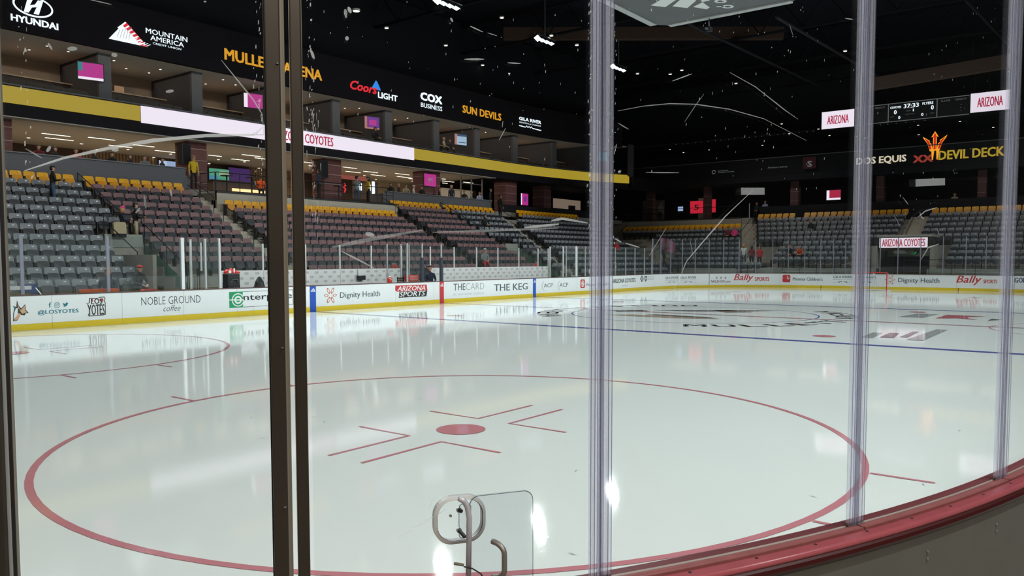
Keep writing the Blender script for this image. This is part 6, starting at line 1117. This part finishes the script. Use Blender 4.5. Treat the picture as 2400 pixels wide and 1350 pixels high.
t = thing('blue_chair', 'deep blue chair frame with pale rail beside the first seats', 'chair', (-17.1, 15.6, .1)); b = MB(); b.box((0, .2, .75), (.42, .06, .9), mat('chair_blue', (.01, .04, .19), .5)); b.build('backrest', None, t); b = MB(); b.box((0, -.1, .42), (.42, .5, .06), mat('chair_blue', (.01, .04, .19), .5)); b.build('seat', None, t); b = MB(); b.tube([(-.2, -.7, 1.1), (.25, -.95, .35), (.25, -.95, .0)], .025, 6); b.build('pale_rail', STEEL, t)
t = thing('wheelchair_platform', 'pale barrier rail by the grey clutter at the left corner', 'barrier', (-18.2, 14.6, 0)); b = MB(); b.box((0, 0, 1.22), (1.3, .06, .12), WHT); b.build('barrier_rail', None, t); b = MB(); b.box((0, .05, .6), (1.3, .04, .9), mat('barrier_olive', (.12, .12, .04), .7)); b.build('barrier_panel', None, t); b = MB(); b.box((-.1, 1.2, 1.0), (.7, .5, 1.0), SEATD); b.box((.1, 1.1, 1.6), (.3, .3, .3), SEATG); b.build('covered_gear', None, t)
person('usher in bright yellow top standing at the stair head', (-4.8, 26.4, 5.84), (-6, 20), 'stand', C_YEL, C_BLK, 'fair', long=True)
person('man in grey suit seated between the padded posts', (.1, 13.85, .30), (-6, 0), 'sit', C_NAVY, C_BLK, 'black', scale=1.12)
t = thing('reporter_stool', 'tall stool under the man in grey suit', 'stool', (.1, 13.85, .30)); b = MB(); b.lathe([(.2, .36), (.2, .40)], n=12); b.build('seat', BLK, t)
for k in range(4): b = MB(); a = k*PI/2+.7; b.tube([(.22*math.cos(a), .22*math.sin(a), 0), (.1*math.cos(a), .1*math.sin(a), .37)], .016, 6); b.build('leg', STEEL, t)
for k, (x, tp, h, lab) in enumerate(((-12.2, C_MAR, 'brown', 'seated diner in wine top farthest toward the edge post behind the ledge'), (-11.55, C_BLK, 'brown', 'seated diner in black beside the wine-topped diner'), (-10.55, C_RED, 'brown', 'seated diner in red top behind the grey ledge'), (-9.75, C_BLK, 'brown', 'long-haired seated diner in black behind the grey ledge'), (-8.85, C_BLK, 'black', 'black-haired diner alone behind the grey ledge'), (-8.0, C_BLK, 'brown', 'diner in black left of the pale blue television pair'), (-7.2, C_GREY, 'brown', 'diner in grey near the pale blue television'), (-6.3, C_NAVY, 'black', 'diner in navy in front of the pale blue television'))):
    person(lab, (x, 26.85, 6.18), (x+(2 if k % 2 else -2), 24), 'sit' if k % 2 else 'sit_lean', tp, C_BLK, h, scale=.92, group='diners behind the first ledge', long=k == 3)
person('man in grey jersey standing at the bar railing', (6.05, 25.8, 5.61), (9, 27), 'hold', C_GREY, C_JEAN, 'black')
person('woman in yellow jersey standing at the bar railing', (6.95, 25.7, 5.61), (6, 26), 'hold', C_YEL, C_BLK, 'black', long=True)
person('person in black standing in the bar beside the gate post', (3.55, 26.4, 5.84), (2, 30), 'stand', C_NAVY, C_BLK, 'black')
person('person in orange top seated at the bar beyond the railing', (.85, 28.5, 5.84), (2, 30), 'sit', C_ORG, C_BLK, 'brown')
for k, (x, tp, h, lab) in enumerate(((9.9, C_BLK, 'brown', 'long-haired diner at the start of the second ledge'), (10.65, C_BLK, 'fair', 'fair-haired diner behind the second ledge'), (11.35, C_TAN, 'brown', 'diner in tan behind the second ledge'), (12.1, C_WHT, 'brown', 'diner in white cap behind the second ledge'), (12.9, C_BLK, 'black', 'dark diner in front of the maroon column'), (14.75, C_BLK, 'brown', 'dark diner right of the maroon column'), (17.5, C_BLK, 'brown', 'diner right of the standing suited man'), (18.35, C_GREY, 'grey', 'grey-haired diner right of the standing suited man'), (19.3, C_LAV, 'brown', 'diner in pale top near the ledge end'))):
    person(lab, (x, 26.75, 6.06), (x+(2 if k % 2 else -2), 24), 'sit' if k % 2 else 'sit_lean', tp, C_BLK, h, ('cap', C_WHT) if k == 3 else None, scale=.92, group='diners behind the second ledge', long=k == 0)
person('grey-haired man in dark suit standing behind the second ledge', (16.4, 27.0, 5.84), (12, 26), 'stand', C_NAVY, C_BLK, 'grey')
person('first guard in black standing at the ledge end', (20.6, 26.7, 5.84), (22, 25), 'stand', C_BLK, C_BLK, 'brown')
person('second guard in black jacket standing nearer the dark stairs', (19.95, 25.2, 5.17), (26, 24), 'stand', C_BLK, C_BLK, 'black', scale=1.05)
person('dark-shirted fan seated among grey seats past the benches', prow(8, 15.1), (10, 5), 'sit', C_BLK, C_BLK, 'black', long=True)
person('fan in white cap and red shorts lounging above the far bench wall', prow(2, 8.85), (5, 10), 'sit_lean', C_GREY, C_RED, 'fair', ('cap', C_WHT))
person('flag carrier in black bending on the lower corner stairs', (32.6, 17.6, 1.41), (28, 20), 'carry', C_BLK, C_BLK, 'brown', scale=1.0)
t = thing('pink_flag', 'pink flag with white scrawl held by the bending carrier', 'flag', (32.2, 17.45, 2.02)); b = MB(); 
vs = []; n = 8
for i in range(n+1): 
    for z in (0, .95): vs.append((.10*math.sin(i*1.1), -1.15*i/n+.25, z+.9-.04*i-1.0*.0+.05*math.sin(i*.8)))
b.add(vs, [(2*i, 2*i+2, 2*i+3, 2*i+1) for i in range(n)], mat('flag_pink', (.50, .15, .30), .8, vary=.2, scale=8)); o = b.build('flag_cloth', None, t); sd = o.modifiers.new('thick', 'SOLIDIFY'); sd.thickness = .01
text('flag_lettering', 'ZONA', C_WHT, lambda u, v, d: (-.13, -u+.0, v), -.1, .7, 1.05, 1.45, t, bold=.02, shear=.3); b = MB(); b.tube([(0, .28, -.6), (0, .28, 1.9)], .02, 6); b.build('flag_pole', STEEL, t)
person('fan in white jersey and striped knit hat in the far aisle', (33.0, 10.9, 1.41), (40, 11), 'stand', C_WHT, C_JEAN, 'fair', ('knit', C_RED), scale=1.05, long=True)
person('fan in maroon jersey and shorts in the far aisle', (32.95, 10.25, 1.41), (40, 10), 'stand', C_MAR, C_NAVY, 'brown', scale=.98, long=True)
person('fan in red top at the right of the far aisle trio', (33.05, 9.65, 1.41), (28, 9), 'stand', C_RED, C_NAVY, 'brown', scale=.95, long=True)
def psit(lab, i, y, top, bot, hair='brown', hat=None, pose='sit', long=False): person(lab, (XE(i)-.25, y, ZF(i)), (0, y-5), pose, top, bot, hair, hat, long=long)
psit('fan in pink and white in the upper seats by the far stairs', 7, 13.35, C_PINK, C_BLK, 'fair', None, 'sit', True); psit('fan in red beside the pink fan in the upper seats', 7, 13.95, C_MAR, C_BLK, 'black')
psit('dark-clothed fan alone in the upper far seats', 8, 7.25, C_BLK, C_GREY, 'fair'); psit('fan in orange jersey leaning in the lower far seats', 3, 6.75, C_ORG, C_BLK, 'brown', None, 'sit_lean'); psit('fan in dark orange stripes beside the orange jersey', 3, 7.5, C_BLK, C_MAR, 'fair', ('cap', C_ORG), 'sit_lean')
person('fan in red top seated low in the side corner', prow(4, 27.6), (20, 5), 'sit', C_RED, C_BLK, 'brown')
person('press watcher in pale lavender shirt above the gold seats', (42.6, 12.75, 5.98), (0, 10), 'sit', C_LAV, C_BLK, 'brown'); person('press watcher in orange cap above the gold seats', (42.7, 13.55, 5.85), (0, 10), 'sit', C_BLK, C_BLK, 'brown', ('cap', C_ORG))
person('watcher lit by warm light above gold seats right of tunnel', (42.7, -2.3, 5.9), (0, -3), 'sit', C_TAN, C_BLK, 'brown'); person('grey figure on the far platform by the blue screen', (42.8, 23.25, 5.78), (30, 20), 'stand', C_GREY, C_BLK, 'grey')
person('suite guest with fair hair beside the pale blue suite television', (16.2, 27.6, 9.85), (17, 26), 'sit', C_TAN, C_BLK, 'fair'); person('suite guest with dark hair beside the pale blue suite television', (16.85, 27.6, 9.8), (17, 26), 'sit', C_BLK, C_BLK, 'brown'); person('suite guest bending under the purple suite television', (8.8, 27.2, 9.6), (9, 26), 'sit_lean', C_BLK, C_BLK, 'brown')
